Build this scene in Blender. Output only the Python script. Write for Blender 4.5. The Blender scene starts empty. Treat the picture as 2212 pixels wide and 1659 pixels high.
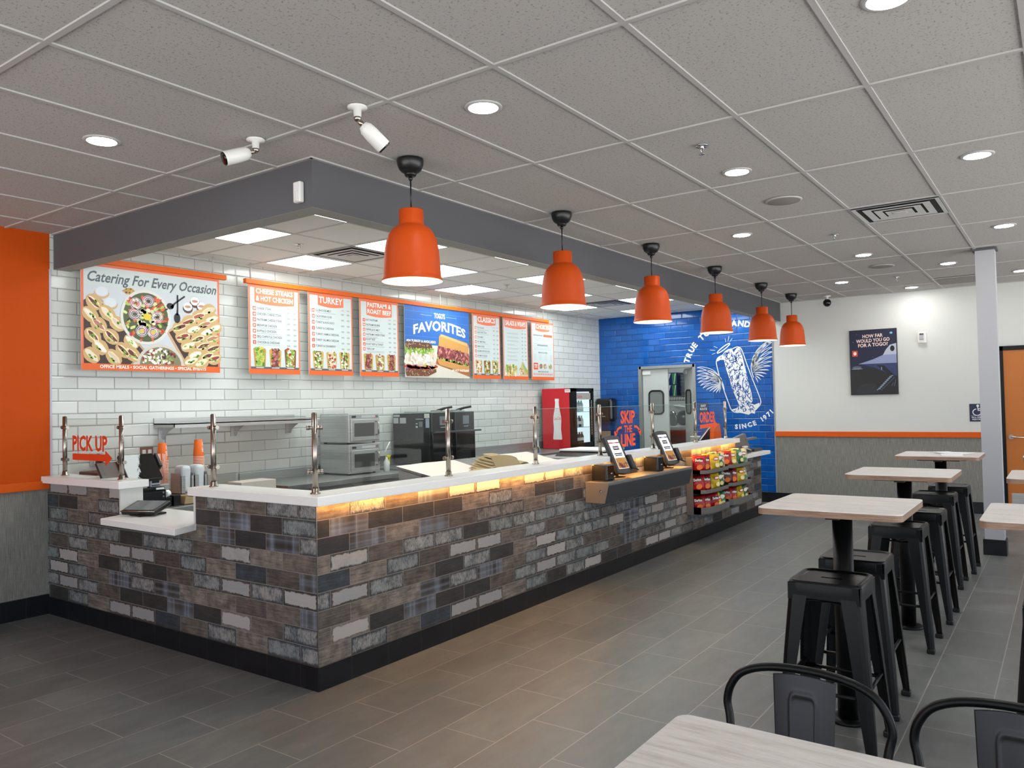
import bpy, bmesh, math, random
from mathutils import Vector, Matrix
PI = math.pi
S = bpy.context.scene
C = S.collection

# ------------------------------------------------------------------ camera, sky, exposure
def cam_basis(yaw, pit, rol):
    f = Vector((math.cos(yaw)*math.cos(pit), math.sin(yaw)*math.cos(pit), math.sin(pit)))
    r0 = Vector((math.sin(yaw), -math.cos(yaw), 0)); u0 = r0.cross(f)
    return (r0*math.cos(rol)+u0*math.sin(rol), -r0*math.sin(rol)+u0*math.cos(rol), f)
cd = bpy.data.cameras.new('camera'); cam = bpy.data.objects.new('camera', cd); C.objects.link(cam)
cd.sensor_width = 36; cd.lens = 36*1692.04/2212; cd.clip_start = .05
r_, u_, f_ = cam_basis(math.radians(35.341), math.radians(1.4257), math.radians(-1.1948))
M = Matrix((( r_.x, u_.x, -f_.x, 0), (r_.y, u_.y, -f_.y, 0), (r_.z, u_.z, -f_.z, 1.555), (0, 0, 0, 1)))
cam.matrix_world = M
S.camera = cam
WORLD_E, DOWN_E, PEND_E, TROF_E, LED_E = 2.6, 70, 24, 6.3, 58
w = bpy.data.worlds.new('daylight'); S.world = w; w.use_nodes = True
_t = w.node_tree; _g = _t.nodes.new('ShaderNodeTexCoord'); _s = _t.nodes.new('ShaderNodeSeparateXYZ'); _r = _t.nodes.new('ShaderNodeValToRGB')
_t.links.new(_g.outputs['Generated'], _s.inputs[0]); _m = _t.nodes.new('ShaderNodeMapRange'); _m.inputs[1].default_value = -1
_t.links.new(_s.outputs[2], _m.inputs[0]); _t.links.new(_m.outputs[0], _r.inputs[0]); _t.links.new(_r.outputs[0], _t.nodes['Background'].inputs[0])
_e = _r.color_ramp.elements; _e[0].position = .47; _e[0].color = (1, .99, .975, 1); _e[1].position = .53; _e[1].color = (.30, .35, .42, 1)   # bright ground half added to light the ceiling, dimmer bluish half above
w.node_tree.nodes['Background'].inputs[1].default_value = WORLD_E
S.view_settings.view_transform = 'Standard'; S.view_settings.look = 'None'
S.view_settings.exposure = .8; S.view_settings.gamma = 1; S.view_settings.use_curve_mapping = False


# ------------------------------------------------------------------ materials
def lin(h):
    h = h.lstrip('#'); v = [int(h[i:i+2], 16)/255 for i in (0, 2, 4)]
    return tuple(c/12.92 if c <= .04045 else ((c+.055)/1.055)**2.4 for c in v)+(1,)
MATS = {}
def mat(name, col, rough=.5, metal=0, emit=0, spec=None, bump=None, coat=0):
    if name in MATS: return MATS[name]
    m = bpy.data.materials.new(name); m.use_nodes = True
    b = m.node_tree.nodes['Principled BSDF']
    c = lin(col) if isinstance(col, str) else col
    b.inputs['Base Color'].default_value = c; b.inputs['Roughness'].default_value = rough
    b.inputs['Metallic'].default_value = metal
    if spec is not None: b.inputs['Specular IOR Level'].default_value = spec
    if coat: b.inputs['Coat Weight'].default_value = coat; b.inputs['Coat Roughness'].default_value = .08
    if emit: b.inputs['Emission Color'].default_value = c; b.inputs['Emission Strength'].default_value = emit
    # slight procedural grain so no surface is perfectly uniform
    if not emit and metal < .4:
        nt = m.node_tree; n = nt.nodes.new('ShaderNodeTexNoise'); n.inputs['Scale'].default_value = (bump or (40, .02))[0]
        tc = nt.nodes.new('ShaderNodeTexCoord'); nt.links.new(tc.outputs['Object'], n.inputs['Vector'])
        bp = nt.nodes.new('ShaderNodeBump'); bp.inputs['Strength'].default_value = (bump or (40, .02))[1]; bp.inputs['Distance'].default_value = .01
        nt.links.new(n.outputs['Fac'], bp.inputs['Height']); nt.links.new(bp.outputs[0], b.inputs['Normal'])
    MATS[name] = m
    return m
class NT:
    """tiny helper for node graphs"""
    def __init__(s, m): s.t = m.node_tree; s.b = s.t.nodes['Principled BSDF']
    def n(s, typ, **kw):
        x = s.t.nodes.new('ShaderNode'+typ)
        for k, v in kw.items():
            if k.startswith('i_'): x.inputs[k[2:].replace('_', ' ')].default_value = v
            else: setattr(x, k, v)
        return x
    def l(s, a, b): s.t.links.new(a, b)
    def uv(s, ax, off=(0, 0)):
        tc = s.n('TexCoord'); sp = s.n('SeparateXYZ'); cb = s.n('CombineXYZ'); s.l(tc.outputs['Object'], sp.inputs[0])
        for k in (0, 1):
            a = s.n('Math', operation='ADD'); a.inputs[1].default_value = off[k]
            s.l(sp.outputs['XYZ'.index(ax[k].upper())], a.inputs[0]); s.l(a.outputs[0], cb.inputs[k])
        return cb.outputs[0]
    def ramp(s, src, stops, const=False):
        r = s.n('ValToRGB'); r.color_ramp.interpolation = 'CONSTANT' if const else 'LINEAR'
        e = r.color_ramp.elements
        while len(e) < len(stops): e.new(.5)
        for i, (p, c) in enumerate(stops):
            e[i].position = p; e[i].color = lin(c) if isinstance(c, str) else (c, c, c, 1)
        s.l(src, r.inputs[0]); return r.outputs[0]
    def math(s, op, a, b=None, c=None):
        m = s.n('Math', operation=op)
        for i, v in enumerate((a, b, c)):
            if v is None: continue
            if isinstance(v, (int, float)): m.inputs[i].default_value = v
            else: s.l(v, m.inputs[i])
        return m.outputs[0]
    def mix(s, f, a, b, blend='MIX'):
        m = s.n('Mix', data_type='RGBA', blend_type=blend)
        for i, v in ((0, f), (6, a), (7, b)):
            if isinstance(v, str): m.inputs[i].default_value = lin(v)
            elif isinstance(v, (int, float)): m.inputs[i].default_value = v if i == 0 else (v, v, v, 1)
            else: s.l(v, m.inputs[i])
        return m.outputs[2]
    def bump(s, h, st, dist=.01):
        b = s.n('Bump'); b.inputs['Strength'].default_value = st; b.inputs['Distance'].default_value = dist
        s.l(h, b.inputs['Height']); s.l(b.outputs[0], s.b.inputs['Normal'])
    def noise(s, vec, scale, det=3, rough=.55, w=None):
        n = s.n('TexNoise', noise_dimensions='4D' if w is not None else '3D')
        n.inputs['Scale'].default_value = scale; n.inputs['Detail'].default_value = det; n.inputs['Roughness'].default_value = rough
        s.l(vec, n.inputs['Vector'])
        if w is not None: s.l(w, n.inputs['W'])
        return n.outputs['Fac']
    def brick(s, vec, w, h, mortar, offset=.5, smooth=0.):
        b = s.n('TexBrick', offset=offset, offset_frequency=2, squash=1)
        for k, v in (('Color1', (0, 0, 0, 1)), ('Color2', (1, 1, 1, 1)), ('Mortar', (0, 0, 0, 1)), ('Scale', 1), ('Mortar Size', mortar),
                     ('Mortar Smooth', smooth), ('Bias', 0), ('Brick Width', w), ('Row Height', h)): b.inputs[k].default_value = v
        s.l(vec, b.inputs['Vector']); return b
    def stretch(s, vec, sc):
        m = s.n('Mapping'); m.inputs['Scale'].default_value = sc; s.l(vec, m.inputs['Vector']); return m.outputs[0]
def new(name, rough=.5, spec=.5):
    m = bpy.data.materials.new(name); m.use_nodes = True; t = NT(m); t.b.inputs['Roughness'].default_value = rough
    t.b.inputs['Specular IOR Level'].default_value = spec; return m, t

def tile_mat(name, ax, off, wd, ht, lo, hi, grout, rough, bev, var=.5):
    """glazed tile with a bevelled edge, thin grout, a little tone change from tile to tile"""
    m, t = new(name, rough)
    v = t.uv(ax, off); b = t.brick(v, wd, ht, .0018); bb = t.brick(v, wd, ht, .010, smooth=1)
    tone = t.ramp(b.outputs['Color'], [(0, lo), (1, hi)])
    t.l(t.mix(b.outputs['Fac'], tone, grout), t.b.inputs['Base Color'])
    t.l(t.math('ADD', t.math('MULTIPLY', b.outputs['Fac'], .5), rough), t.b.inputs['Roughness'])
    wob = t.math('MULTIPLY', t.noise(v, 9, 1), .12)
    t.bump(t.math('ADD', t.math('SUBTRACT', 1, bb.outputs['Fac']), wob), bev, .006)
    return m
M_WTILE = tile_mat('white_glazed_tile', 'xz', (.17-.0, -.045), .300, .100, '#c9ccc7', '#d3d6d1', '#77777a', .12, .55)
M_BTILE = tile_mat('blue_glazed_tile', 'yz', (.069, -.058), .199, .100, '#084e9c', '#0f5fb4', '#25323f', .1, .55)

def worn_tile(name, ax, off):
    """salvaged-wood look ceramic: every tile its own tone, streaks, checks and chipped pale paint"""
    m, t = new(name, .55, .3)
    v = t.uv(ax, off); W_, H_ = .295, .0998
    wv = t.n('VectorMath', operation='MULTIPLY_ADD'); nz = t.n('TexNoise'); nz.inputs['Scale'].default_value = 34; nz.inputs['Detail'].default_value = 4; t.l(v, nz.inputs['Vector']); t.l(nz.outputs['Color'], wv.inputs[0]); wv.inputs[1].default_value = (.030, .022, 0); wa = t.n('VectorMath', operation='ADD'); wa.inputs[1].default_value = (-.015, -.011, 0); t.l(v, wv.inputs[2]); t.l(wv.outputs[0], wa.inputs[0])
    b = t.brick(v, W_, H_, .0020); e = t.brick(wa.outputs[0], W_, H_, .022, smooth=1)
    tint = t.math('FRACT', t.math('MULTIPLY', b.outputs['Color'], 917.31)); ti = t.math('MULTIPLY', tint, 57.3)
    rnd = t.math('FRACT', t.math('MULTIPLY', tint, 13.7)); edge = e.outputs['Fac']
    base = t.ramp(tint, [(0, '#454342'), (.08, '#665d56'), (.17, '#857a70'), (.27, '#4a4e50'), (.36, '#978b80'), (.44, '#3a3c3e'), (.52, '#746a62'),
                         (.60, '#47525a'), (.68, '#9d9287'), (.76, '#474442'), (.84, '#766b62'), (.92, '#464c4f')], True)
    grain = t.noise(t.stretch(v, (6, 95, 1)), 1, 6, .75, ti)          # long streaks along the tile
    cloth = t.noise(t.stretch(v, (210, 45, 1)), 1, 5, .8, ti)         # upright threads
    cloud = t.noise(v, 13, 4, .65, ti)
    k = t.math('MULTIPLY', t.math('SUBTRACT', t.math('ADD', t.math('MULTIPLY', grain, .8), t.math('MULTIPLY', cloud, .6)), .50), 2.4)
    col = t.mix(t.math('MINIMUM', t.math('MAXIMUM', k, 0), .75), base, '#2a2725')
    # thin pale wash, rubbed off in the middle or towards the rim
    wash = t.math('MULTIPLY', t.ramp(t.math('SUBTRACT', t.math('ADD', cloth, t.math('MULTIPLY', cloud, .6)), t.math('MULTIPLY', edge, .22)), [(.66, 0.), (.88, 1.)]), t.ramp(tint, [(0, 0.), (.27, .85), (.355, 0.), (.44, .5), (.515, 0.), (.60, .9), (.675, 0.), (.92, .8)], True))
    col = t.mix(wash, col, t.ramp(tint, [(.2, '#9aa0a0'), (.5, '#aca39b'), (.8, '#939896')]))
    # fully painted tiles with a broken dark rim
    is_pale = t.ramp(tint, [(0, 0.), (.11, .85), (.15, 0.), (.33, .7), (.36, 0.), (.47, .9), (.515, 0.), (.70, .9), (.745, 0.), (.88, .7), (.91, 0.)], True)
    pm = t.ramp(t.math('SUBTRACT', t.math('ADD', t.math('MULTIPLY', cloud, .8), t.math('MULTIPLY', cloth, .55)), t.math('MULTIPLY', edge, .85)), [(.36, 0.), (.50, 1.)])
    col = t.mix(t.math('MULTIPLY', pm, is_pale), col, t.ramp(t.math('ADD', t.math('MULTIPLY', grain, .5), t.math('MULTIPLY', tint, .5)), [(.2, '#9b9c9c'), (.6, '#b5aea8')]))
    # blurred checked tiles
    is_pl = t.ramp(tint, [(0, 0.), (.235, .9), (.265, 0.), (.545, .9), (.575, 0.), (.81, .9), (.835, 0.)], True)
    px = t.noise(t.stretch(v, (10, .0, 1)), 1, 1, .5, ti); py = t.noise(t.stretch(v, (0, 20, 1)), 1, 1, .5, ti)
    st = [(.34, '#26221f'), (.43, '#4d4742'), (.48, '#5b626b'), (.53, '#8f96a3'), (.57, '#6b7078'), (.64, '#57514d')]; pl = t.mix(.42, t.ramp(px, st), t.ramp(py, st))
    col = t.mix(is_pl, col, t.mix(t.math('MULTIPLY', grain, .35), pl, '#37322f'))
    rim = t.math('MULTIPLY', t.math('MULTIPLY', edge, t.ramp(t.noise(v, 60, 5, .8), [(.45, 0.), (.7, 1.)])), .45)
    col = t.mix(rim, col, '#35302d')
    col = t.mix(b.outputs['Fac'], col, '#857c73')
    t.l(col, t.b.inputs['Base Color'])
    t.bump(t.math('ADD', t.math('SUBTRACT', 1, b.outputs['Fac']), t.math('MULTIPLY', grain, .3)), .35, .003)
    return m
M_WORNX = worn_tile('worn_wood_tile_long', 'xz', (-2.895-.295/2, -.133)); M_WORNY = worn_tile('worn_wood_tile_short', 'yz', (-3.39-.295/2, -.133))

def base_tile(name, ax, off):
    m, t = new(name, .35, .4); v = t.uv(ax, off); b = t.brick(v, .295, .5, .0015, 0)
    n = t.noise(v, 8, 4)
    t.l(t.mix(b.outputs['Fac'], t.ramp(n, [(.3, '#0d0f13'), (.7, '#171a1f')]), '#3c3a38'), t.b.inputs['Base Color']); return m
M_BASEX = base_tile('black_base_tile', 'xz', (-2.895, .2)); M_BASEY = base_tile('black_base_tile_side', 'yz', (-3.39, .2))

def floor_mat():
    m, t = new('grey_floor_tile', .42, .42); v = t.uv('xy', (-2.906-.306, -3.42))
    b = t.brick(v, .612, .3065, .0026)
    ti = t.math('MULTIPLY', b.outputs['Color'], 40)
    cl = t.noise(v, 1.6, 5, .6, ti); st = t.noise(t.stretch(v, (3, 9, 1)), 1.5, 4, .6, ti)
    base = t.ramp(t.math('ADD', t.math('MULTIPLY', cl, .6), t.math('MULTIPLY', st, .4)), [(.3, '#575a5a'), (.5, '#676a69'), (.7, '#787a79')])
    base = t.mix(t.math('MULTIPLY', b.outputs['Color'], .16), base, '#4a4643')
    t.l(t.mix(b.outputs['Fac'], base, '#949089'), t.b.inputs['Base Color'])
    t.l(t.math('ADD', t.math('MULTIPLY', cl, .2), .32), t.b.inputs['Roughness'])
    t.bump(t.math('ADD', t.math('SUBTRACT', 1, b.outputs['Fac']), t.math('MULTIPLY', cl, .15)), .25, .002); return m
M_FLOOR = floor_mat()

def ceil_mat():
    m, t = new('fissured_ceiling_tile', .95, .1); v = t.uv('xy')
    fl = t.noise(t.stretch(v, (75, 75, 1)), 1, 2, .5); f2 = t.noise(t.stretch(v, (140, 60, 1)), 1, 1, .5)
    k = t.ramp(fl, [(.61, 0.), (.67, 1.)]); k2 = t.ramp(f2, [(.65, 0.), (.70, 1.)])
    col = t.mix(t.math('MULTIPLY', t.math('MAXIMUM', k, k2), .5), '#b9b6b3', '#6c6865')
    t.l(col, t.b.inputs['Base Color']); t.bump(t.math('SUBTRACT', 1, t.math('MAXIMUM', k, k2)), .3, .003); return m
M_CEIL = ceil_mat()
M_VINYL = mat('smooth_kitchen_tile', '#f0efe9', .8)
M_TBAR = mat('painted_grid_bar', '#b3b1af', .6)

def weave(name, c0, c1, ax):
    m, t = new(name, .8, .2); v = t.uv(ax)
    a = t.noise(t.stretch(v, (220, 7, 1)), 1, 4, .7); b = t.noise(t.stretch(v, (18, 140, 1)), 1, 3, .6)
    h = t.math('ADD', t.math('MULTIPLY', a, .85), t.math('MULTIPLY', b, .15))
    t.l(t.ramp(h, [(.36, c0), (.64, c1)]), t.b.inputs['Base Color']); t.bump(h, .2, .003); return m
M_WEAVX = weave('woven_grey_wainscot', '#6c6b66', '#94928b', 'xz'); M_WEAVY = weave('woven_grey_wainscot_end', '#6c6b66', '#94928b', 'yz')

def plank(name, ax, sc, c0, c1, c2, rough=.45):
    m, t = new(name, rough, .35); v = t.uv(ax)
    a = t.noise(t.stretch(v, (sc[0], sc[1], 1)), 1, 6, .65); b = t.noise(t.stretch(v, (sc[0]*3, sc[1]*4, 1)), 1, 3, .6)
    t.l(t.ramp(t.math('ADD', t.math('MULTIPLY', a, .7), t.math('MULTIPLY', b, .3)), [(.36, c0), (.5, c1), (.62, c2)]), t.b.inputs['Base Color']); return m
M_TOP = plank('whitewashed_laminate', 'xy', (30, 3.0), '#c3bbb3', '#d9d3cd', '#e3deD8')
M_EDGE = plank('plywood_edge', 'yz', (6, 160), '#6d5140', '#937560', '#ab8e76'); M_EDGE2 = plank('plywood_edge_side', 'xz', (6, 160), '#6d5140', '#937560', '#ab8e76')

def steel(name, ax, c0='#a5a6a5', c1='#cacac7', rough=.36):
    m, t = new(name, rough); t.b.inputs['Metallic'].default_value = .75; v = t.uv(ax)
    a = t.noise(t.stretch(v, (2, 160, 1)), 1, 4, .6)
    t.l(t.ramp(a, [(.3, c0), (.7, c1)]), t.b.inputs['Base Color'])
    t.l(t.math('ADD', t.math('MULTIPLY', a, .15), rough-.06), t.b.inputs['Roughness']); return m
M_STEEL = steel('brushed_steel', 'xz'); M_STEELY = steel('brushed_steel_side', 'yz'); M_STEELT = steel('brushed_steel_top', 'xy', '#8a8b89', '#b0b1ae', .36)
M_TUBE = mat('satin_steel_tube', '#a39b92', .25, 1)

def glass_mat(name, tint, k=1., base=.05):
    """thin clear pane: straight-through view plus a mirror layer that grows at grazing angles"""
    m = bpy.data.materials.new(name); m.use_nodes = True; nt = m.node_tree; nt.nodes.remove(nt.nodes['Principled BSDF'])
    tr = nt.nodes.new('ShaderNodeBsdfTransparent'); tr.inputs[0].default_value = lin(tint)
    gl = nt.nodes.new('ShaderNodeBsdfGlossy'); gl.inputs['Roughness'].default_value = .02
    fr = nt.nodes.new('ShaderNodeLayerWeight'); fr.inputs['Blend'].default_value = .22
    mu = nt.nodes.new('ShaderNodeMath'); mu.operation = 'MULTIPLY_ADD'; mu.inputs[1].default_value = .55*k; mu.inputs[2].default_value = base
    mx = nt.nodes.new('ShaderNodeMixShader')
    nt.links.new(fr.outputs['Fresnel'], mu.inputs[0]); nt.links.new(mu.outputs[0], mx.inputs[0]); nt.links.new(tr.outputs[0], mx.inputs[1]); nt.links.new(gl.outputs[0], mx.inputs[2])
    nt.links.new(mx.outputs[0], nt.nodes['Material Output'].inputs[0]); return m
M_GLASS = glass_mat('clear_guard_glass', '#f8faf9', .16, .002); M_GLASSE = mat('green_glass_edge', '#7fa79d', .1)

K = dict  # shorthand palette
M_WHITE = mat('white_wall_paint', '#cfd1cd', .75, bump=(300, .03)); M_ORANGE = mat('orange_wall_paint', '#c24c08', .6, spec=.15)
M_OTRIM = mat('orange_trim', '#d9580c', .5, spec=.25); M_ORAIL = mat('orange_rail_enamel', '#e0620c', .45, spec=.3); M_PEND = mat('orange_lamp_enamel', '#bb4508', .5, spec=.25)
M_BEAM = mat('dark_grey_wall_paint', '#545559', .7); M_BEAMU = mat('grey_soffit_paint', '#96968f', .7)
M_QUARTZ = mat('white_quartz', '#efeeeb', .25, bump=(60, .01)); M_BLACK = mat('black_plastic', '#111214', .35); M_BLKM = mat('black_powder_coat', '#08090a', .36, spec=.24)
M_GUN = mat('gunmetal_enamel', '#3a3b3f', .4, .55); M_BLKG = mat('black_gloss', '#08090b', .08); M_DARK = mat('dark_grey_plastic', '#2e2f31', .4); M_GREY = mat('grey_powder_coat', '#6c6a67', .45); M_CHAR = mat('charcoal_powder_coat', '#35373b', .5)
M_WPL = mat('white_plastic', '#dededb', .35); M_PAPER = mat('white_paper', '#f3f5f6', .7); M_KRAFT = mat('brown_kraft_paper', '#b39a72', .75, bump=(25, .3)); M_PINK = mat('butcher_paper', '#f0ddd0', .7, bump=(12, .4))
M_LAMP = mat('white_lamp_lining', '#f4efe4', .6)
M_VENT = mat('white_enamel', '#c9c9c6', .4); M_VOID = mat('dark_duct', '#171819', .9); M_SPEAK = mat('grey_speaker_mesh', '#8d8884', .8)
M_RED = mat('red_vinyl', '#cf1526', .2); M_NAVY = mat('navy_sign', '#1c2744', .5); M_DOOR = mat('orange_stained_door', '#b8691f', .45)
M_CUP = mat('orange_paper_cup', '#ee6d12', .45); M_CUPI = mat('white_cup_rim', '#f3e9e2', .5)
M_CHROME = mat('chrome', '#cfcfcf', .12, 1); M_DOORW = mat('grey_laminate_door', '#bcc0bd', .5)

# ------------------------------------------------------------------ mesh helpers
class B:
    def __init__(s): s.bm = bmesh.new()
    def box(s, x0, x1, y0, y1, z0, z1, bev=0, seg=2):
        t = bmesh.new()
        vs = [t.verts.new((x, y, z)) for x in (x0, x1) for y in (y0, y1) for z in (z0, z1)]
        for q in ((0, 1, 3, 2), (4, 6, 7, 5), (0, 4, 5, 1), (2, 3, 7, 6), (0, 2, 6, 4), (1, 5, 7, 3)): t.faces.new([vs[i] for i in q])
        bmesh.ops.recalc_face_normals(t, faces=t.faces)
        if bev: bmesh.ops.bevel(t, geom=t.edges[:], offset=bev, segments=seg, profile=.5, affect='EDGES')
        return s.add(t)
    def add(s, t, M=None):
        if M is not None: t.transform(M)
        me = bpy.data.meshes.new('tmp'); t.to_mesh(me); t.free(); s.bm.from_mesh(me); bpy.data.meshes.remove(me); return s
    def lathe(s, prof, c=(0, 0, 0), n=24, M=None):
        t = bmesh.new(); rings = []
        for r, z in prof:
            rings.append([t.verts.new((max(r, 1e-5)*math.cos(2*PI*i/n), max(r, 1e-5)*math.sin(2*PI*i/n), z)) for i in range(n)])
        for a, b in zip(rings, rings[1:]):
            for i in range(n): t.faces.new((a[i], a[(i+1) % n], b[(i+1) % n], b[i]))
        for f in t.faces: f.smooth = True
        t.transform(Matrix.Translation(c) @ (M or Matrix())); return s.add(t)
    def cyl(s, p0, p1, r0, r1=None, n=16, smooth=True):
        p0, p1 = Vector(p0), Vector(p1); d = p1-p0; L = d.length; r1 = r0 if r1 is None else r1
        q = d.to_track_quat('Z', 'Y').to_matrix().to_4x4(); t = bmesh.new()
        a = [t.verts.new((r0*math.cos(2*PI*i/n), r0*math.sin(2*PI*i/n), 0)) for i in range(n)]
        b = [t.verts.new((r1*math.cos(2*PI*i/n), r1*math.sin(2*PI*i/n), L)) for i in range(n)]
        for i in range(n): t.faces.new((a[i], a[(i+1) % n], b[(i+1) % n], b[i])).smooth = smooth
        t.faces.new(a[::-1]); t.faces.new(b); t.transform(Matrix.Translation(p0) @ q); return s.add(t)
    def tube(s, pts, r, n=8, closed=False, flat=1.):
        pts = [Vector(p) for p in pts]; t = bmesh.new(); rings = []; N = len(pts); up = None
        for i, p in enumerate(pts):
            a = pts[(i-1) % N] if (closed or i) else p; b = pts[(i+1) % N] if (closed or i < N-1) else p
            d = (b-a).normalized()
            if up is None: up = d.orthogonal().normalized()
            x = (up-d*up.dot(d)).normalized(); y = d.cross(x); up = x
            rr = r[i] if isinstance(r, (list, tuple)) else r
            rings.append([t.verts.new(p+(x*math.cos(2*PI*k/n)+y*math.sin(2*PI*k/n)*flat)*rr) for k in range(n)])
        for i in range(N if closed else N-1):
            a, b = rings[i], rings[(i+1) % N]
            for k in range(n): t.faces.new((a[k], a[(k+1) % n], b[(k+1) % n], b[k])).smooth = True
        if not closed: t.faces.new(rings[0][::-1]); t.faces.new(rings[-1])
        return s.add(t)
    def prism(s, poly, ax, a, b, bev=0):
        """polygon in the two axes other than ax, extruded from a to b along ax"""
        t = bmesh.new()
        def p(u, v, w): return {'x': (w, u, v), 'y': (u, w, v), 'z': (u, v, w)}[ax]
        A = [t.verts.new(p(u, v, a)) for u, v in poly]; Bv = [t.verts.new(p(u, v, b)) for u, v in poly]; n = len(poly)
        for i in range(n): t.faces.new((A[i], A[(i+1) % n], Bv[(i+1) % n], Bv[i]))
        t.faces.new(A[::-1]); t.faces.new(Bv); bmesh.ops.recalc_face_normals(t, faces=t.faces)
        if bev: bmesh.ops.bevel(t, geom=t.edges[:], offset=bev, segments=2, profile=.5, affect='EDGES')
        return s.add(t)
    def quad(s, *pts):
        t = bmesh.new(); t.faces.new([t.verts.new(p) for p in pts]); return s.add(t)
    def sphere(s, c, r, sc=(1, 1, 1), n=16):
        t = bmesh.new(); bmesh.ops.create_uvsphere(t, u_segments=n, v_segments=max(6, n//2), radius=r)
        for f in t.faces: f.smooth = True
        return s.add(t, Matrix.Translation(c) @ Matrix.Diagonal((*sc, 1)))
    def rot(s, M): s.bm.transform(M); return s
    def smooth(s):
        for f in s.bm.faces: f.smooth = True
        return s
def pm(o):
    return o.matrix_basis.copy() if o.parent is None else pm(o.parent) @ o.matrix_basis
def obj(name, b, m, parent=None, label=None, local=False):
    """one mesh object; coordinates are world ones unless local"""
    me = bpy.data.meshes.new(name); b.bm.to_mesh(me); b.bm.free()
    for x in (m if isinstance(m, (list, tuple)) else [m]): me.materials.append(x)
    o = bpy.data.objects.new(name, me); C.objects.link(o)
    if parent is not None:
        o.parent = parent
        if not local: me.transform(pm(parent).inverted())
    if label: o['label'] = label
    return o
def tag(o, label, cat, group=None, kind=None):
    o['label'] = label; o['category'] = cat
    if group: o['group'] = group
    if kind: o['kind'] = kind
    return o
def thing(name, label, cat, loc=(0, 0, 0), rz=0, group=None):
    o = bpy.data.objects.new(name, None); C.objects.link(o); o.location = loc; o.rotation_euler = (0, 0, rz); o.empty_display_size = .1
    o.matrix_basis = Matrix.Translation(loc) @ Matrix.Rotation(rz, 4, 'Z')
    return tag(o, label, cat, group)
def struct(name, b, m, parent=None):
    o = obj(name, b, m, parent)
    if parent is None: o['kind'] = 'structure'
    return o
def copy_tree(o, parent=None):
    c = o.copy(); C.objects.link(c)
    if parent is not None: c.parent = parent
    for ch in [x for x in C.objects if x.parent == o]: copy_tree(ch, c)
    return c
def dup(o, loc, rz=0, label=None, group=None):
    c = copy_tree(o); c.matrix_basis = Matrix.Translation(loc) @ Matrix.Rotation(rz, 4, 'Z')
    if label: c['label'] = label
    if group: c['group'] = group
    return c
ORD = ['first', 'second', 'third', 'fourth', 'fifth', 'sixth', 'seventh', 'eighth', 'ninth', 'tenth', 'eleventh', 'twelfth', 'thirteenth']

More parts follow.
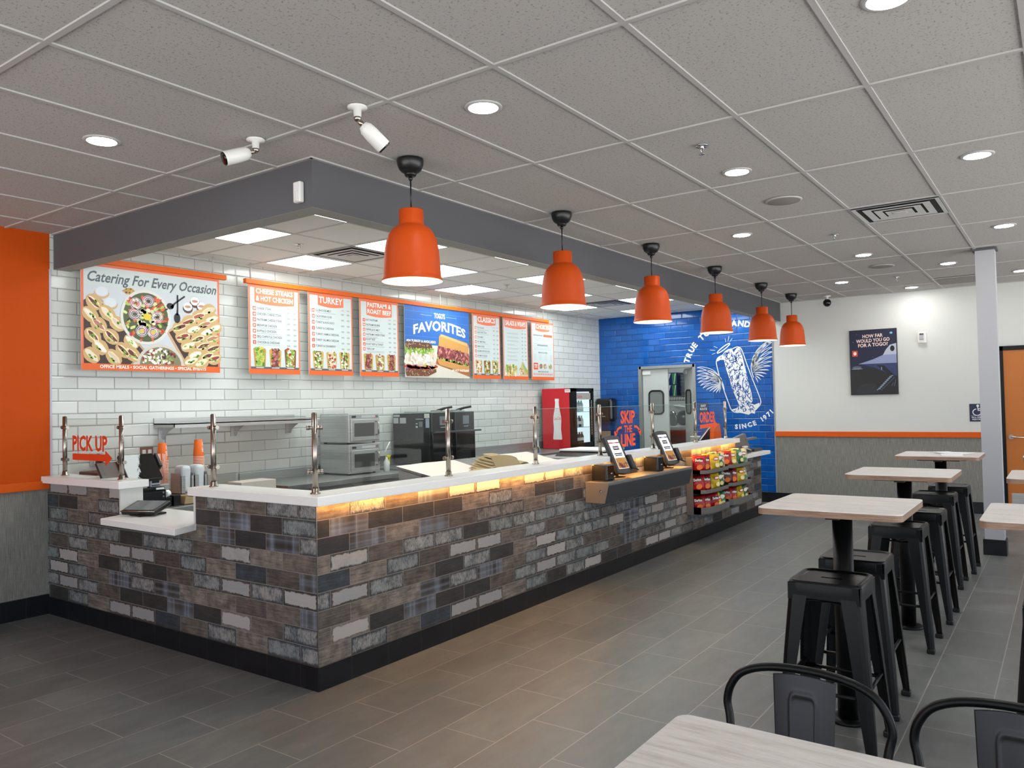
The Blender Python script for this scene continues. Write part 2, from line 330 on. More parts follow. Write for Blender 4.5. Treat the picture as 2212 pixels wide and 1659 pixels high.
# flat printing: many coloured shapes in thin layers on one surface, one mesh
_TX = {}
def text_mesh(s, bold):
    k = (s, bold)
    if k not in _TX:
        c = bpy.data.curves.new('t', 'FONT'); c.body = s; c.offset = bold; c.resolution_u = 2
        o = bpy.data.objects.new('t', c); me = bpy.data.meshes.new_from_object(o)
        vs = [(v.co.x, v.co.y) for v in me.vertices]; fs = [tuple(p.vertices) for p in me.polygons]
        _TX[k] = (vs, fs); bpy.data.objects.remove(o); bpy.data.curves.remove(c); bpy.data.meshes.remove(me)
    return _TX[k]
CAP = .695
class Dec:
    def __init__(s, O, U, V, step=.0007):
        s.O, s.U, s.V = Vector(O), Vector(U), Vector(V); s.N = s.U.cross(s.V).normalized(); s.st = step; s.v = []; s.f = []; s.m = []; s.mats = []
    def mi(s, m):
        if m not in s.mats: s.mats.append(m)
        return s.mats.index(m)
    def pt(s, u, v, L): return s.O+s.U*u+s.V*v+s.N*(L*s.st)
    def poly(s, pts, m, L=1):
        a = sum(p[0]*q[1]-q[0]*p[1] for p, q in zip(pts, list(pts[1:])+[pts[0]]))
        if a < 0: pts = list(pts)[::-1]
        i = len(s.v); s.v += [s.pt(u, v, L) for u, v in pts]; s.f.append(tuple(range(i, i+len(pts)))); s.m.append(s.mi(m))
    def rect(s, u0, u1, v0, v1, m, L=1): s.poly([(u0, v0), (u1, v0), (u1, v1), (u0, v1)], m, L)
    def ell(s, cu, cv, ru, rv, m, L=1, n=14, a=0, j=0, rng=None):
        ca, sa = math.cos(a), math.sin(a); P = []
        for k in range(n):
            q = 1+(rng.uniform(-j, j) if j else 0); x, y = ru*q*math.cos(2*PI*k/n), rv*q*math.sin(2*PI*k/n)
            P.append((cu+x*ca-y*sa, cv+x*sa+y*ca))
        s.poly(P, m, L)
    def ring(s, cu, cv, ru, rv, w, m, L=1, n=18):
        s.line([(cu+ru*math.cos(2*PI*k/n), cv+rv*math.sin(2*PI*k/n)) for k in range(n+1)], w, m, L)
    def line(s, pts, w, m, L=1):
        n = len(pts); i0 = len(s.v)
        for i, (u, v) in enumerate(pts):
            a = pts[max(0, i-1)]; b = pts[min(n-1, i+1)]; dx, dy = b[0]-a[0], b[1]-a[1]; l = math.hypot(dx, dy) or 1
            ww = (w[i] if isinstance(w, (list, tuple)) else w)/2; s.v += [s.pt(u-dy/l*ww, v+dx/l*ww, L), s.pt(u+dy/l*ww, v-dx/l*ww, L)]
        for i in range(n-1):
            k = i0+2*i; s.f.append((k+1, k+3, k+2, k)); s.m.append(s.mi(m))
    def text(s, txt, u, v, h, m, L=2, al='c', wd=None, xs=1., bold=.02, rot=0, warp=None):
        vs, fs = text_mesh(txt, bold)
        if not vs: return
        x0 = min(p[0] for p in vs); x1 = max(p[0] for p in vs); sc = h/CAP; sx = sc*xs
        if wd: sx = wd/(x1-x0)
        W_ = (x1-x0)*sx; off = {'l': 0, 'c': -W_/2, 'r': -W_}[al]; i0 = len(s.v); ca, sa = math.cos(rot), math.sin(rot); k = s.mi(m)
        for x, y in vs:
            a, b = (x-x0)*sx+off, y*sc
            if warp: a, b = warp(a, b)
            s.v.append(s.pt(u+a*ca-b*sa, v+a*sa+b*ca, L))
        for f in fs: s.f.append(tuple(i0+i for i in f)); s.m.append(k)
    def arc(s, txt, cu, cv, r, a0, h, m, L=2, bold=.03, sp=1.3, top=True):
        """letters along a circle; starts at angle a0 (radians)"""
        a = a0
        for ch in txt:
            if ch == ' ': a += (-1 if top else 1)*h*sp*.8/r; continue
            vs, fs = text_mesh(ch, bold); wdt = (max(p[0] for p in vs)-min(p[0] for p in vs))*h/CAP
            st = (wdt+h*(sp-1)*.9)/r; mid = a+(-st/2 if top else st/2)
            s.text(ch, cu+r*math.cos(mid), cv+r*math.sin(mid), h, m, L, 'c', None, 1, bold, mid-PI/2 if top else mid+PI/2); a += -st if top else st
    def build(s, name, parent, label=None, local=False):
        me = bpy.data.meshes.new(name); inv = Matrix() if local else pm(parent).inverted()
        me.from_pydata([inv @ p for p in s.v], [], s.f)
        for m in s.mats: me.materials.append(m)
        me.polygons.foreach_set('material_index', s.m); me.update()
        o = bpy.data.objects.new(name, me); C.objects.link(o); o.parent = parent
        if label: o['label'] = label
        return o
def ink(h, rough=.5): return mat('ink_'+h[1:], h, rough)
# ------------------------------------------------------------------ the room
ZC, YB, XR, CX, CY = 2.967, 6.52, 11.8, 2.895, 3.39
XL0, YF0 = -3.6, -3.6
struct('floor', B().prism([(XL0, YF0), (15.6, YF0), (15.6, 8.7), (XR, 8.7), (XR, 6.7), (XL0, 6.7)], 'z', -.06, 0), M_FLOOR)
struct('ceiling', B().box(XL0, XR, YF0, 6.62, ZC+.004, ZC+.1), M_CEIL)
# kitchen side of the ceiling: smooth vinyl-faced tiles
struct('ceiling_kitchen', B().box(3.08, XR, 3.58, YB, ZC+.0005, ZC+.0035), M_VINYL)
g = B()
for i in range(-5, 8):
    x = 2.612+1.2192*i
    if x < XR-.05: g.box(x-.012, x+.012, YF0, 3.45 if x > 2.95 else YB, ZC-.004, ZC+.004)
for j in range(-8, 9):
    y = 1.308+.607*j
    if y < 3.3: g.box(XL0, XR, y-.012, y+.012, ZC-.0035, ZC+.004)
    elif y < YB: g.box(XL0, 2.95, y-.012, y+.012, ZC-.0035, ZC+.004)
g.box(2.93, XR, 3.428, 3.45, ZC-.005, ZC+.004); g.box(2.928, 2.95, 3.43, YB, ZC-.005, ZC+.004); g.box(XR-.022, XR, YF0, 3.43, ZC-.005, ZC+.004)
struct('ceiling_grid', g, M_TBAR)
KX = [3.53+.6155*i for i in range(14)]; KY = [3.85, 4.455, 5.065, 5.675, 6.285]
g = B()
for x in KX:
    g.box(x-.012, x+.012, 3.58, YB, ZC-.003, ZC+.003)
for y in KY: g.box(3.08, XR, y-.012, y+.012, ZC-.0026, ZC+.003)
struct('ceiling_grid_kitchen', g, mat('kitchen_grid_bar', '#c9c8c2', .6))

struct('wall_back', B().box(2.92, XR+.12, YB, YB+.12, 0, ZC+.01), M_WTILE)
# left wall: orange above, woven wainscot below
wl = struct('wall_left', B().box(XL0, 2.92, YB-.001, YB+.12, 1.0, ZC+.01), M_ORANGE)
struct('wainscot_left', B().box(XL0, 2.92, YB-.002, YB+.12, 0, 1.0), M_WEAVX, wl)
struct('trim_1', B().box(XL0, 2.935, YB-.03, YB, .965, 1.03, .003), M_OTRIM)
bs = B(); bs.box(XL0, 2.9, YB-.02, YB, 0, .152)
struct('baseboard_left', bs, base_tile('black_base_tile_left', 'xz', (-2.78+.3*10, .2)))
struct('trim_2', B().box(2.915, 2.93, YB-.006, YB+.01, 1.03, 2.69), mat('corner_bead', '#b9b6c8', .4))
# end wall: blue tile with the kitchen doorway, then white paint over wainscot
wr = B(); DY0, DY1, DZ = 4.81, 5.775, 2.10
wr.box(XR, XR+.12, DY1, YB, 0, ZC+.01); wr.box(XR, XR+.12, 3.575, DY0, 0, ZC+.01); wr.box(XR, XR+.12, DY0, DY1, DZ, ZC+.01)
struct('wall_right', wr, M_BTILE)
wf = struct('wall_far', B().box(XR, XR+.12, YF0, 3.575, 1.0, ZC+.01), M_WHITE)
struct('wainscot_far', B().box(XR, XR+.12, YF0, 3.575, 0, 1.0), M_WEAVY, wf)
struct('trim_3', B().box(XR-.025, XR, .76, 3.57, .985, 1.058, .003), M_OTRIM)
struct('trim_4', B().box(XR-.008, XR, 3.565, 3.585, .15, 2.69), mat('bead_grey', '#8d9096', .4))
struct('baseboard_right', B().box(XR-.015, XR, .76, 4.80, 0, .15), base_tile('grey_base_tile', 'yz', (0, .2)))
struct('baseboard_kitchen', B().box(XR-.015, XR, 5.79, YB, 0, .15), M_BASEY)
bm_ = struct('trim_5', B().prism([(2.95, 3.45), (XR, 3.45), (XR, 3.58), (3.08, 3.58), (3.08, YB), (2.95, YB)], 'z', 2.6905, ZC), M_BEAM)
struct('soffit_underside', B().prism([(2.952, 3.452), (XR, 3.452), (XR, 3.578), (3.078, 3.578), (3.078, YB), (2.952, YB)], 'z', 2.689, 2.6904), M_BEAMU, bm_)
cw = struct('wall_column', B().box(8.84, 9.0, .535, .70, 0, ZC), mat('column_paint', '#b1b3b8', .6))
struct('column_base', B().box(8.825, 9.015, .52, .715, 0, .15, .003), M_BASEY, cw)
struct('column_collar', B().box(8.82, 9.02, .515, .72, ZC-.02, ZC-.001), M_BEAM, cw)
# back room seen through the kitchen doorway
struct('wall_storeroom', B().box(14.9, 15.0, 3.6, 8.7, 0, ZC), M_WHITE)
sb = B(); sb.box(XR+.12, 15, 8.6, 8.7, 0, ZC); sb.box(XR, XR+.12, YB+.125, 8.7, 0, ZC); sb.box(XR+.12, 15, 3.6, 3.7, 0, ZC); struct('wall_storeroom_sides', sb, M_WHITE)
struct('ceiling_storeroom', B().box(XR+.13, 15, 3.6, 8.7, ZC+.02, ZC+.1), M_WHITE)

# doors
d = thing('door_1', 'grey double-acting kitchen door leaf with black-rimmed window, closed', 'door', (XR-.02, 5.5, 0))
def kitchen_leaf(p, x0, x1, y0, y1, wy0, wy1, M=None):
    lf = B().box(x0, x1, y0, y1, .02, 2.07, .004)
    wn = B(); zc = 1.525; n = 24; P = []
    hy, hz = (wy1-wy0)/2, .19; r = min(hy, .07)
    for k in range(n):
        a = 2*PI*k/n; ca, sa = math.cos(a), math.sin(a)
        P.append(((wy0+wy1)/2+(hy-r)*(1 if ca > 0 else -1)+r*ca, zc+(hz-r)*(1 if sa > 0 else -1)+r*sa))
    rim = B().tube([(x0-.004, y, z) for y, z in P], .014, 8, True)
    pane = B().prism(P, 'x', x0-.003, x0-.001)
    hg = B().box(x0-.02, x0, y1-.15, y1-.005, 1.98, 2.04, .004)
    if M: [q.rot(M) for q in (lf, rim, pane, hg)]
    obj('leaf', lf, M_DOORW, p); obj('window_rim', rim, M_BLACK, p); obj('window_pane', pane, mat('door_window', '#7d8280', .15), p); obj('hinge_cover', hg, M_WPL, p)
kitchen_leaf(d, XR+.03, XR+.07, 5.285, 5.735, 5.37, 5.625); d['kind'] = 'structure'
d = thing('door_2', 'grey double-acting kitchen door leaf standing ajar into the store room', 'door', (XR, 4.85, 0)); d['kind'] = 'structure'
Mh = Matrix.Translation((XR+.05, 4.85, 0)) @ Matrix.Rotation(math.radians(-50), 4, 'Z') @ Matrix.Translation((-XR-.05, -4.85, 0))
kitchen_leaf(d, XR+.03, XR+.07, 4.85, 5.29, 4.95, 5.2, Mh)
fr = B(); fr.box(XR-.02, XR+.14, DY1-.035, DY1+.015, 0, DZ+.02); fr.box(XR-.02, XR+.14, DY0-.015, DY0+.035, 0, DZ+.02); fr.box(XR-.02, XR+.14, DY0, DY1, DZ-.025, DZ+.02)
struct('trim_6', fr, mat('door_frame_steel', '#9fa3a1', .35, .6))
d = thing('door_3', 'orange stained wooden restroom door in a black frame', 'door', (XR, .2, 0)); d['kind'] = 'structure'
obj('door_leaf', B().box(XR-.03, XR+.02, -.3, .66, .01, 2.10), M_DOOR, d)
f = B(); f.box(XR-.05, XR+.02, .66, .715, 0, 2.155); f.box(XR-.05, XR+.02, -.36, -.3, 0, 2.155); f.box(XR-.05, XR+.02, -.36, .715, 2.10, 2.155)
obj('door_frame', f, M_BLKM, d)
k = obj('lever_handle', B().cyl((XR-.03, .60, 1.0), (XR-.055, .60, 1.0), .03).tube([(XR-.05, .60, 1.0), (XR-.085, .60, 1.0), (XR-.09, .57, 1.0), (XR-.09, .46, .997)], [.011, .011, .011, .008], 10), M_CHROME, d)
obj('kick_plate', B().box(XR-.032, XR-.029, -.25, .62, .04, .29), M_STEELY, d)

# ------------------------------------------------------------------ ceiling fittings
M_DOWN = mat('downlight_lens', (1, .985, .96, 1), .5, emit=DOWN_E); M_TROF = mat('troffer_lens', (.93, 1, .985, 1), .5, emit=TROF_E)
def make_down():
    t = thing('downlight', '', 'ceiling light', (0, 0, 0), 0, 'recessed downlights over the dining area')
    obj('trim_ring', B().lathe([(.071, -.003), (.080, -.004), (.088, -.002), (.09, .0), (.09, .012), (.071, .012)], n=32), M_TBAR, t, local=True)
    obj('lens', B().lathe([(0, -.0025), (.072, -.0025), (.072, .006), (0, .006)], n=32), M_DOWN, t, local=True); return t
DL = [(2.083, 4.067, 'small round downlight nearest the orange wall, left of the beam corner'), (2.956, 2.23, 'round downlight just in front of the nearest pendant lamp and the right-hand camera'),
      (4.783, 1.639, 'round downlight beside the sprinkler head nearest the viewer'), (6.655, 2.255, 'round downlight above and left of the slatted air vent, over the third pendant'),
      (8.421, 1.627, 'round downlight between the two round ceiling speakers, second sprinkler side'), (5.373, .394, 'round downlight at upper right, on the near side of the air vent'),
      (7.787, .395, 'round downlight to the right of the white column top, nearest it'), (9.6, 1.01, 'round downlight just left of the white column, beyond the air vent'),
      (10.248, 2.239, 'round downlight near the far wall above the last pendant lamp'), (11.403, 1.63, 'farthest round downlight, almost touching the white end wall'),
      (10.789, .401, 'round downlight behind the white column, at the right edge'), (3.041, .48, 'round downlight at the top edge of the photo, over the foreground table')]
d0 = make_down()
for i, (x, y, lb) in enumerate(DL):
    o = d0 if i == 0 else dup(d0, (x, y, ZC))
    o.location = (x, y, ZC); o['label'] = lb
def make_trof():
    t = thing('troffer_light', '', 'ceiling light', (0, 0, 0), 0, 'square light panels over the kitchen')
    f = B(); w_ = .296; e = .285
    for a in ((-w_, -e, -w_, w_), (e, w_, -w_, w_), (-e, e, -w_, -e), (-e, e, e, w_)): f.box(a[0], a[1], a[2], a[3], -.004, .0)
    obj('frame', f, M_VENT, t, local=True); obj('diffuser', B().box(-e, e, -e, e, -.003, 0), M_TROF, t, local=True); return t
ROWN = ['beam-side row', 'second row from the beam', 'third row from the beam', 'row nearest the tiled wall']
TR = [(0, 2), (2, 3), (2, 1), (4, 2), (6, 3), (6, 1), (8, 2), (10, 1), (10, 3), (12, 2), (0, 0), (4, 0), (8, 0), (12, 0)]
t0 = make_trof(); cnt = {}
for i, (cx_, ry) in enumerate(sorted(TR)):
    x = KX[cx_]+.308; y = KY[ry]+.305; o = t0 if i == 0 else dup(t0, (x, y, ZC-.003)); o.location = (x, y, ZC-.003); cnt[ry] = cnt.get(ry, 0)+1
    o['label'] = 'square glowing light panel, %s from the left in the %s' % (ORD[cnt[ry]-1], ROWN[ry])
def vent(name, label, x0, x1, y0, y1, z):
    t = thing(name, label, 'air vent', ((x0+x1)/2, (y0+y1)/2, z)); n = 4
    obj('backing', B().box(x0, x1, y0, y1, z-.002, z-.001), M_VOID, t)
    for i in range(n):
        f = i/n*.92; ax, ay = (x1-x0)/2*(1-f), (y1-y0)/2*(1-f); cx_, cy_ = (x0+x1)/2, (y0+y1)/2; w_ = .03 if i == 0 else .052
        b = B()
        zt, zb = z-.0015+.003, z-.007-.002*i
        for sx, sy in ((1, 0), (-1, 0), (0, 1), (0, -1)):
            if sx: P = [(cx_+sx*ax, cy_-ay, zb), (cx_+sx*ax, cy_+ay, zb), (cx_+sx*(ax-w_), cy_+ay-w_, zt-.006-.002*i), (cx_+sx*(ax-w_), cy_-ay+w_, zt-.006-.002*i)]
            else: P = [(cx_-ax, cy_+sy*ay, zb), (cx_+ax, cy_+sy*ay, zb), (cx_+ax-w_, cy_+sy*(ay-w_), zt-.006-.002*i), (cx_-ax+w_, cy_+sy*(ay-w_), zt-.006-.002*i)]
            b.quad(*P)
        obj('outer_frame' if i == 0 else 'louvre_ring', b, M_VENT, t)
    obj('centre_plate', B().box((x0+x1)/2-.045, (x0+x1)/2+.045, (y0+y1)/2-.045, (y0+y1)/2+.045, z-.018, z-.014), M_VENT, t)
vent('air_vent', 'white slatted air vent in the dining ceiling, left of the column', 6.285, 6.875, .705, 1.296, ZC-.003)
vent('air_vent', 'white slatted kitchen air vent between two light panels near the nearest pendant', KX[2]+.012, KX[3]-.012, KY[2]+.012, KY[3]-.012, ZC)
vent('air_vent', 'white slatted kitchen air vent far back, glimpsed right of the second pendant', KX[10]+.012, KX[11]-.012, KY[2]+.012, KY[3]-.012, ZC)
t = thing('return_grille', 'flat grey return air grille in the ceiling beside the white column', 'air grille', (11.0, 1.08, ZC-.003))
obj('grille_face', B().box(10.75, 11.35, .79, 1.29, ZC-.010, ZC-.004, .002), M_SPEAK, t)
obj('grille_rim', B().box(10.73, 11.37, .77, 1.31, ZC-.006, ZC-.003), M_VENT, t)
def make_sprk():
    t = thing('sprinkler_head', '', 'sprinkler', (0, 0, 0), 0, 'ceiling sprinkler heads')
    obj('escutcheon', B().lathe([(0, -.004), (.034, -.004), (.038, .0), (.03, .001)], n=20), M_CHROME, t, local=True)
    obj('frame_arms', B().cyl((0, 0, 0), (0, 0, -.018), .012).tube([(-.012, 0, -.015), (-.015, 0, -.03), (0, 0, -.046)], .003, 6).tube([(.012, 0, -.015), (.015, 0, -.03), (0, 0, -.046)], .003, 6), M_CHROME, t, local=True)
    obj('deflector', B().lathe([(0, -.047), (.017, -.047), (.017, -.045), (0, -.045)], n=12), M_CHROME, t, local=True); return t
SP = [(4.157, 1.619, 'chrome sprinkler head nearest the viewer in the dining ceiling'), (7.185, 1.615, 'chrome sprinkler head in front of the slatted dining vent, middle of its line'), (10.242, 1.623, 'small sprinkler head near the far white wall'),
      (4.44, 5.37, 'sprinkler head over the kitchen beside the slatted vent, nearest the menu boards'), (7.55, 5.40, 'sprinkler head over the kitchen between the first and second pendants')]
s0 = make_sprk()
for i, (x, y, lb) in enumerate(SP):
    o = s0 if i == 0 else dup(s0, (x, y, ZC-.001)); o.location = (x, y, ZC-.001); o['label'] = lb
for x, y, lb in ((5.687, 1.615, 'round flush ceiling speaker, the nearer and larger-looking one'), (9.286, 1.61, 'round flush ceiling speaker, the farther one near the end wall')):
    t = thing('ceiling_speaker', lb, 'speaker', (x, y, ZC), 0, 'ceiling speakers')
    obj('speaker_grille', B().lathe([(0, -.006), (.11, -.006), (.116, -.004), (.118, .001)], n=36), M_SPEAK, t, local=True); obj('speaker_rim', B().lathe([(.112, -.007), (.124, -.005), (.126, .001)], n=36), M_TBAR, t, local=True)
def bullet(x, y, yaw, pitch, lb):
    t = thing('security_camera', lb, 'camera', (x, y, ZC))
    obj('mount', B().lathe([(0, 0), (.047, 0), (.047, -.008), (.02, -.014), (.017, -.05), (0, -.05)], n=24), M_WPL, t, local=True)
    R = Matrix.Translation((0, 0, -.062)) @ Matrix.Rotation(yaw, 4, 'Z') @ Matrix.Rotation(pitch, 4, 'Y')
    obj('arm_joint', B().sphere((0, 0, -.055), .018).cyl((0, 0, -.06), R @ Vector((.05, 0, 0)), .012), M_TUBE, t, local=True)
    Q = R @ Matrix.Rotation(PI/2, 4, 'Y')
    bd = obj('housing', B().lathe([(0, .03), (.022, .034), (.034, .055), (.037, .09), (.037, .165), (.035, .17), (0, .168)], n=28).rot(Q), M_WPL, t, local=True)
    obj('lens_face', B().lathe([(.0345, .169), (.0345, .175), (.03, .178), (0, .178)], n=28).rot(Q), M_BLKG, t, local=True)
    return t
bullet(2.56, 3.43, math.radians(158), math.radians(22), 'white bullet security camera on the ceiling pointing left at the entrance')
bullet(2.575, 2.685, math.radians(-28), math.radians(42), 'white bullet security camera on the ceiling pointing down to the right along the counter')
t = thing('dome_camera', 'small black ball camera on a white stem by the far wall ceiling', 'camera', (11.45, 2.70, ZC))
obj('mount', B().lathe([(0, 0), (.05, 0), (.05, -.012), (.018, -.02), (.018, -.06), (0, -.06)], n=20), M_WPL, t, local=True); obj('ball', B().sphere((0, 0, -.10), .055), M_BLKG, t, local=True)
t = thing('security_camera', 'small black bullet camera high in front of the blue tile wall', 'camera', (10.6, 4.95, ZC-.003))
obj('mount', B().lathe([(0, 0), (.04, 0), (.04, -.01), (.015, -.015), (.015, -.05), (0, -.05)], n=16), M_BLACK, t, local=True); obj('housing', B().cyl((.06, .0, -.07), (-.10, .0, -.085), .035), M_BLACK, t, local=True); obj('lens_face', B().cyl((-.10, .0, -.085), (-.108, .0, -.0857), .033), M_BLKG, t, local=True)
t = thing('motion_sensor', 'white motion sensor box high on the grey beam beside its corner', 'sensor', (2.945, 3.545, 2.79))
obj('body', B().box(2.915, 2.949, 3.515, 3.575, 2.725, 2.845, .008), M_WPL, t); obj('lens', B().box(2.908, 2.916, 3.53, 3.563, 2.73, 2.79, .004), mat('sensor_lens', '#d8d8d6', .25), t)

# pendant lamps
M_BULB = mat('lamp_bulb', (1, .94, .84, 1), .5, emit=PEND_E)
def make_pend():
    t = thing('pendant_lamp', '', 'pendant lamp', (0, 0, 0), 0, 'orange pendant lamps along the counter')
    obj('canopy', B().lathe([(0, 0), (.075, 0), (.077, -.012), (.074, -.035), (.064, -.06), (.05, -.074), (.036, -.08), (.034, -.09), (.03, -.098), (.012, -.1), (0, -.1)], n=32), M_BLACK, t, local=True)
    obj('cord', B().cyl((0, 0, -.1), (0, 0, -.3), .0045, n=8).sphere((0, 0, -.112), .013), M_BLACK, t, local=True)
    prof = [(.0, -.292), (.066, -.292), (.07, -.297), (.0705, -.375), (.075, -.383), (.093, -.393), (.113, -.41), (.131, -.437), (.144, -.47), (.153, -.515), (.158, -.57), (.162, -.63), (.165, -.668), (.1665, -.682), (.172, -.690), (.1745, -.700), (.173, -.704)]
    obj('shade', B().lathe(prof, n=56), M_PEND, t, local=True)
    inn = [(.1725, -.7035), (.168, -.695), (.162, -.68), (.156, -.6), (.15, -.515), (.138, -.46), (.11, -.415), (.06, -.4), (0, -.4)]
    obj('lining', B().lathe(inn, n=56), M_LAMP, t, local=True)
    obj('bulb', B().sphere((0, 0, -.585), .05), M_BULB, t, local=True); obj('socket', B().cyl((0, 0, -.4), (0, 0, -.545), .02), M_WPL, t, local=True)
    return t
p0 = make_pend()
for i, x in enumerate((3.317, 4.963, 6.5, 8.069, 9.626, 10.9)):
    o = p0 if i == 0 else dup(p0, (x, 3.035, ZC)); o.location = (x, 3.035, ZC)
    o['label'] = ('orange dome pendant lamp nearest the viewer, largest in view' if i == 0 else 'orange dome pendant lamp farthest away, against the white wall' if i == 5 else 'orange dome pendant lamp, %s from the viewer along the counter' % ORD[i])
# ------------------------------------------------------------------ service counter
HS = 1.013   # underside of the stone tops
c = thing('service_counter', 'L-shaped service counter clad in worn grey wood-look tiles over a black tile base', 'counter', (CX, CY, 0))
XE, XH = 10.52, 9.55; YW = YB-.004
def face(name, b, m): return obj(name, b, m, c)
b = B(); b.box(CX, XH, CY, CY+.15, .133, HS); b.box(XH, XE, CY, CY+.15, .133, .795)
face('long_tile_face', b, M_WORNX)
b = B(); b.box(CX-.0, CX+.15, CY+.15, 4.53, .133, HS); b.box(CX, CX+.15, 4.53, 5.44, .133, .79); b.box(CX, CX+.15, 5.44, YW, .133, HS)
b.box(CX-.0006, CX+.001, CY+.004, CY+.15, .133, HS)
face('short_tile_face', b, M_WORNY)
face('end_tile_face', B().box(XE-.15, XE+.001, CY+.15, CY+.55, .133, .795), M_WORNY); face('base_long', B().box(CX-.002, XE, CY-.004, CY+.15, 0, .133), M_BASEX); face('base_short', B().box(CX-.004, CX+.15, CY-.002, YW, 0, .133), M_BASEY)
b = B(); b.box(CX-.003, CX+.001, CY-.003, CY+.001, 0, HS); b.box(CX, XE, CY-.005, CY-.001, .131, .135); b.box(CX-.005, CX-.001, CY, YW, .131, .135)
face('edge_profile', b, M_TUBE)
for y_ in (5.425, 4.529): face('end_panel', B().box(CX-.006, CX+.158, y_, y_+.016, .838, HS), mat('white_end_panel', '#d7d8d3', .4))
obj('cladding_back', B().box(CX+.15, CX+.17, 5.46, YB-.01, 0, HS).box(CX+.15, CX+.17, CY+.16, 4.5, 0, HS).box(CX+.15, XH, CY+.15, CY+.17, 0, HS), M_STEEL, c)
def slab(label, poly, z0, z1):
    o = obj('countertop', B().prism(poly, 'z', z0, z1, .004), M_QUARTZ); tag(o, label, 'countertop'); return o
SX, SY = CX-.03, CY-.05
sl = slab('long L-shaped white stone counter top carrying the glass guard', [(SX, SY), (9.58, SY), (9.58, SY+.25), (SX+.235, SY+.25), (SX+.235, 4.575), (SX, 4.575)], HS+.001, 1.066)
obj('led_strip', B().box(CX-.01, 9.54, SY+.018, SY+.030, HS+.0002, HS+.0009), mat('warm_led_tape', (1, .43, .085, 1), .5, emit=LED_E), sl, 'warm white LED strip glowing under the front edge')
slab('short white stone counter top by the orange wall under the PICK UP glass', [(SX, 5.40), (CX+.19, 5.40), (CX+.19, 6.516), (SX-.02, 6.516)][::1], HS+.001, 1.066)
slab('low white stone pick-up ledge holding the card tablet', [(2.70, 4.45), (CX-.005, 4.528), (3.24, 4.528), (3.24, 5.42), (CX-.005, 5.42), (2.715, 5.36)], .793, .836)
slab('low white stone counter top at the far end beside the blue wall', [(9.585, SY-.01), (10.75, SY-.01), (10.75, 4.0), (9.585, 4.0)], .797, .845)

# glass guard: posts and panes
def make_post():
    t = thing('guard_post', '', 'post', (0, 0, 0), 0, 'steel guard posts on the counter')
    obj('tube', B().cyl((0, 0, 0), (0, 0, .455), .0165, n=20).lathe([(.0165, .455), (.012, .462), (0, .463)], n=20), M_TUBE, t, local=True)
    obj('base_flange', B().lathe([(0, 0), (.029, 0), (.029, .006), (.021, .009), (.021, .03), (.0165, .031)], n=24), M_TUBE, t, local=True)
    for z in (.125, .375):
        b = B().cyl((-.042, 0, z), (.042, 0, z), .0115, n=14)
        for sx in (-1, 1): b.cyl((sx*.03, 0, z), (sx*.045, 0, z), .0135, n=14)
        obj('glass_clamp', b, M_TUBE, t, local=True)
    return t
PY, PX = 3.485, 2.972
PL = [(PX, 6.40, 1), (PX, 5.56, 1), (PX, 4.45, 1), (2.985, 3.50, 2), (4.14, PY, 0), (5.22, PY, 0), (6.28, PY, 0), (7.39, PY, 0), (8.52, PY, 0), (9.48, PY, 0)]
PLB = ['steel guard post by the orange wall, left end of the PICK UP glass', 'steel guard post at the right end of the PICK UP glass', 'steel guard post at the left end of the long counter top beside the pick-up gap',
       'steel guard post at the outer corner of the counter top', 'steel guard post in front of the black ovens', 'steel guard post between the brown bags and the water bottle',
       'steel guard post in front of the red drinks fridge side', 'steel guard post in front of the kitchen door, behind the left kiosk tablet', 'steel guard post in front of the store room opening', 'last steel guard post, far right end beside the ORDER arrow']
q0 = make_post()
for i, (x, y, v) in enumerate(PL):
    o = q0 if i == 0 else dup(q0, (x, y, 1.066), PI/2 if v else 0); o.location = (x, y, 1.066); o.rotation_euler = (0, 0, (0, PI/2, math.radians(-48))[v]); o['label'] = PLB[i]
def pane(x0, x1, y0, y1, lb):
    t = thing('glass_panel', lb, 'glass panel', ((x0+x1)/2, (y0+y1)/2, 1.085), 0, 'clear glass guard panes on the counter')
    obj('pane', B().box(x0, x1, y0, y1, 1.085, 1.505), M_GLASS, t)
    if x1-x0 > y1-y0: obj('polished_edge', B().box(x0, x1, y0-.0005, y1+.0005, 1.505, 1.508), M_GLASSE, t)
    else: obj('polished_edge', B().box(x0-.0005, x1+.0005, y0, y1, 1.505, 1.508), M_GLASSE, t)
    return t
gy, gx, h = PY-.0, PX, .003
P1 = pane(gx-h, gx+h, 5.59, 6.37, 'glass guard pane with orange PICK UP lettering and arrow')
pane(gx-h, gx+h, 3.56, 4.42, 'clear glass guard pane on the short side, between the gap and the corner')
GX = [p[0] for p in PL[3:]]
GL = ['clear glass guard pane in front of the stacked microwaves', 'clear glass guard pane in front of the brown bags', 'clear glass guard pane in front of the red fridge', 'glass guard pane with orange SKIP THE LINE lettering',
      'clear glass guard pane in front of the kitchen door leaf', 'glass guard pane with orange ORDER lettering and arrow']
PN = [pane(a+.03, b_-.03, gy-h, gy+h, GL[i]) for i, (a, b_) in enumerate(zip(GX, GX[1:]))]
M_DEC = mat('orange_vinyl_decal', '#e2451a', .5); M_DEC2 = mat('orange_vinyl_decal_far', '#f0561f', .5)
D = Dec((gx-h-.0005, 5.98, 0), (0, -1, 0), (0, 0, 1))
D.text('PICK UP', -.29, 1.268, .108, M_DEC, 1, 'l', .52, bold=.035)
D.poly([(-.29, 1.242), (.20, 1.242), (.20, 1.272), (.30, 1.217), (.20, 1.155), (.20, 1.192), (-.29, 1.192)], M_DEC, 1); D.build('lettering', P1)
sk = PN[3]; D = Dec((6.70, gy-h-.0005, 0), (1, 0, 0), (0, 0, 1))
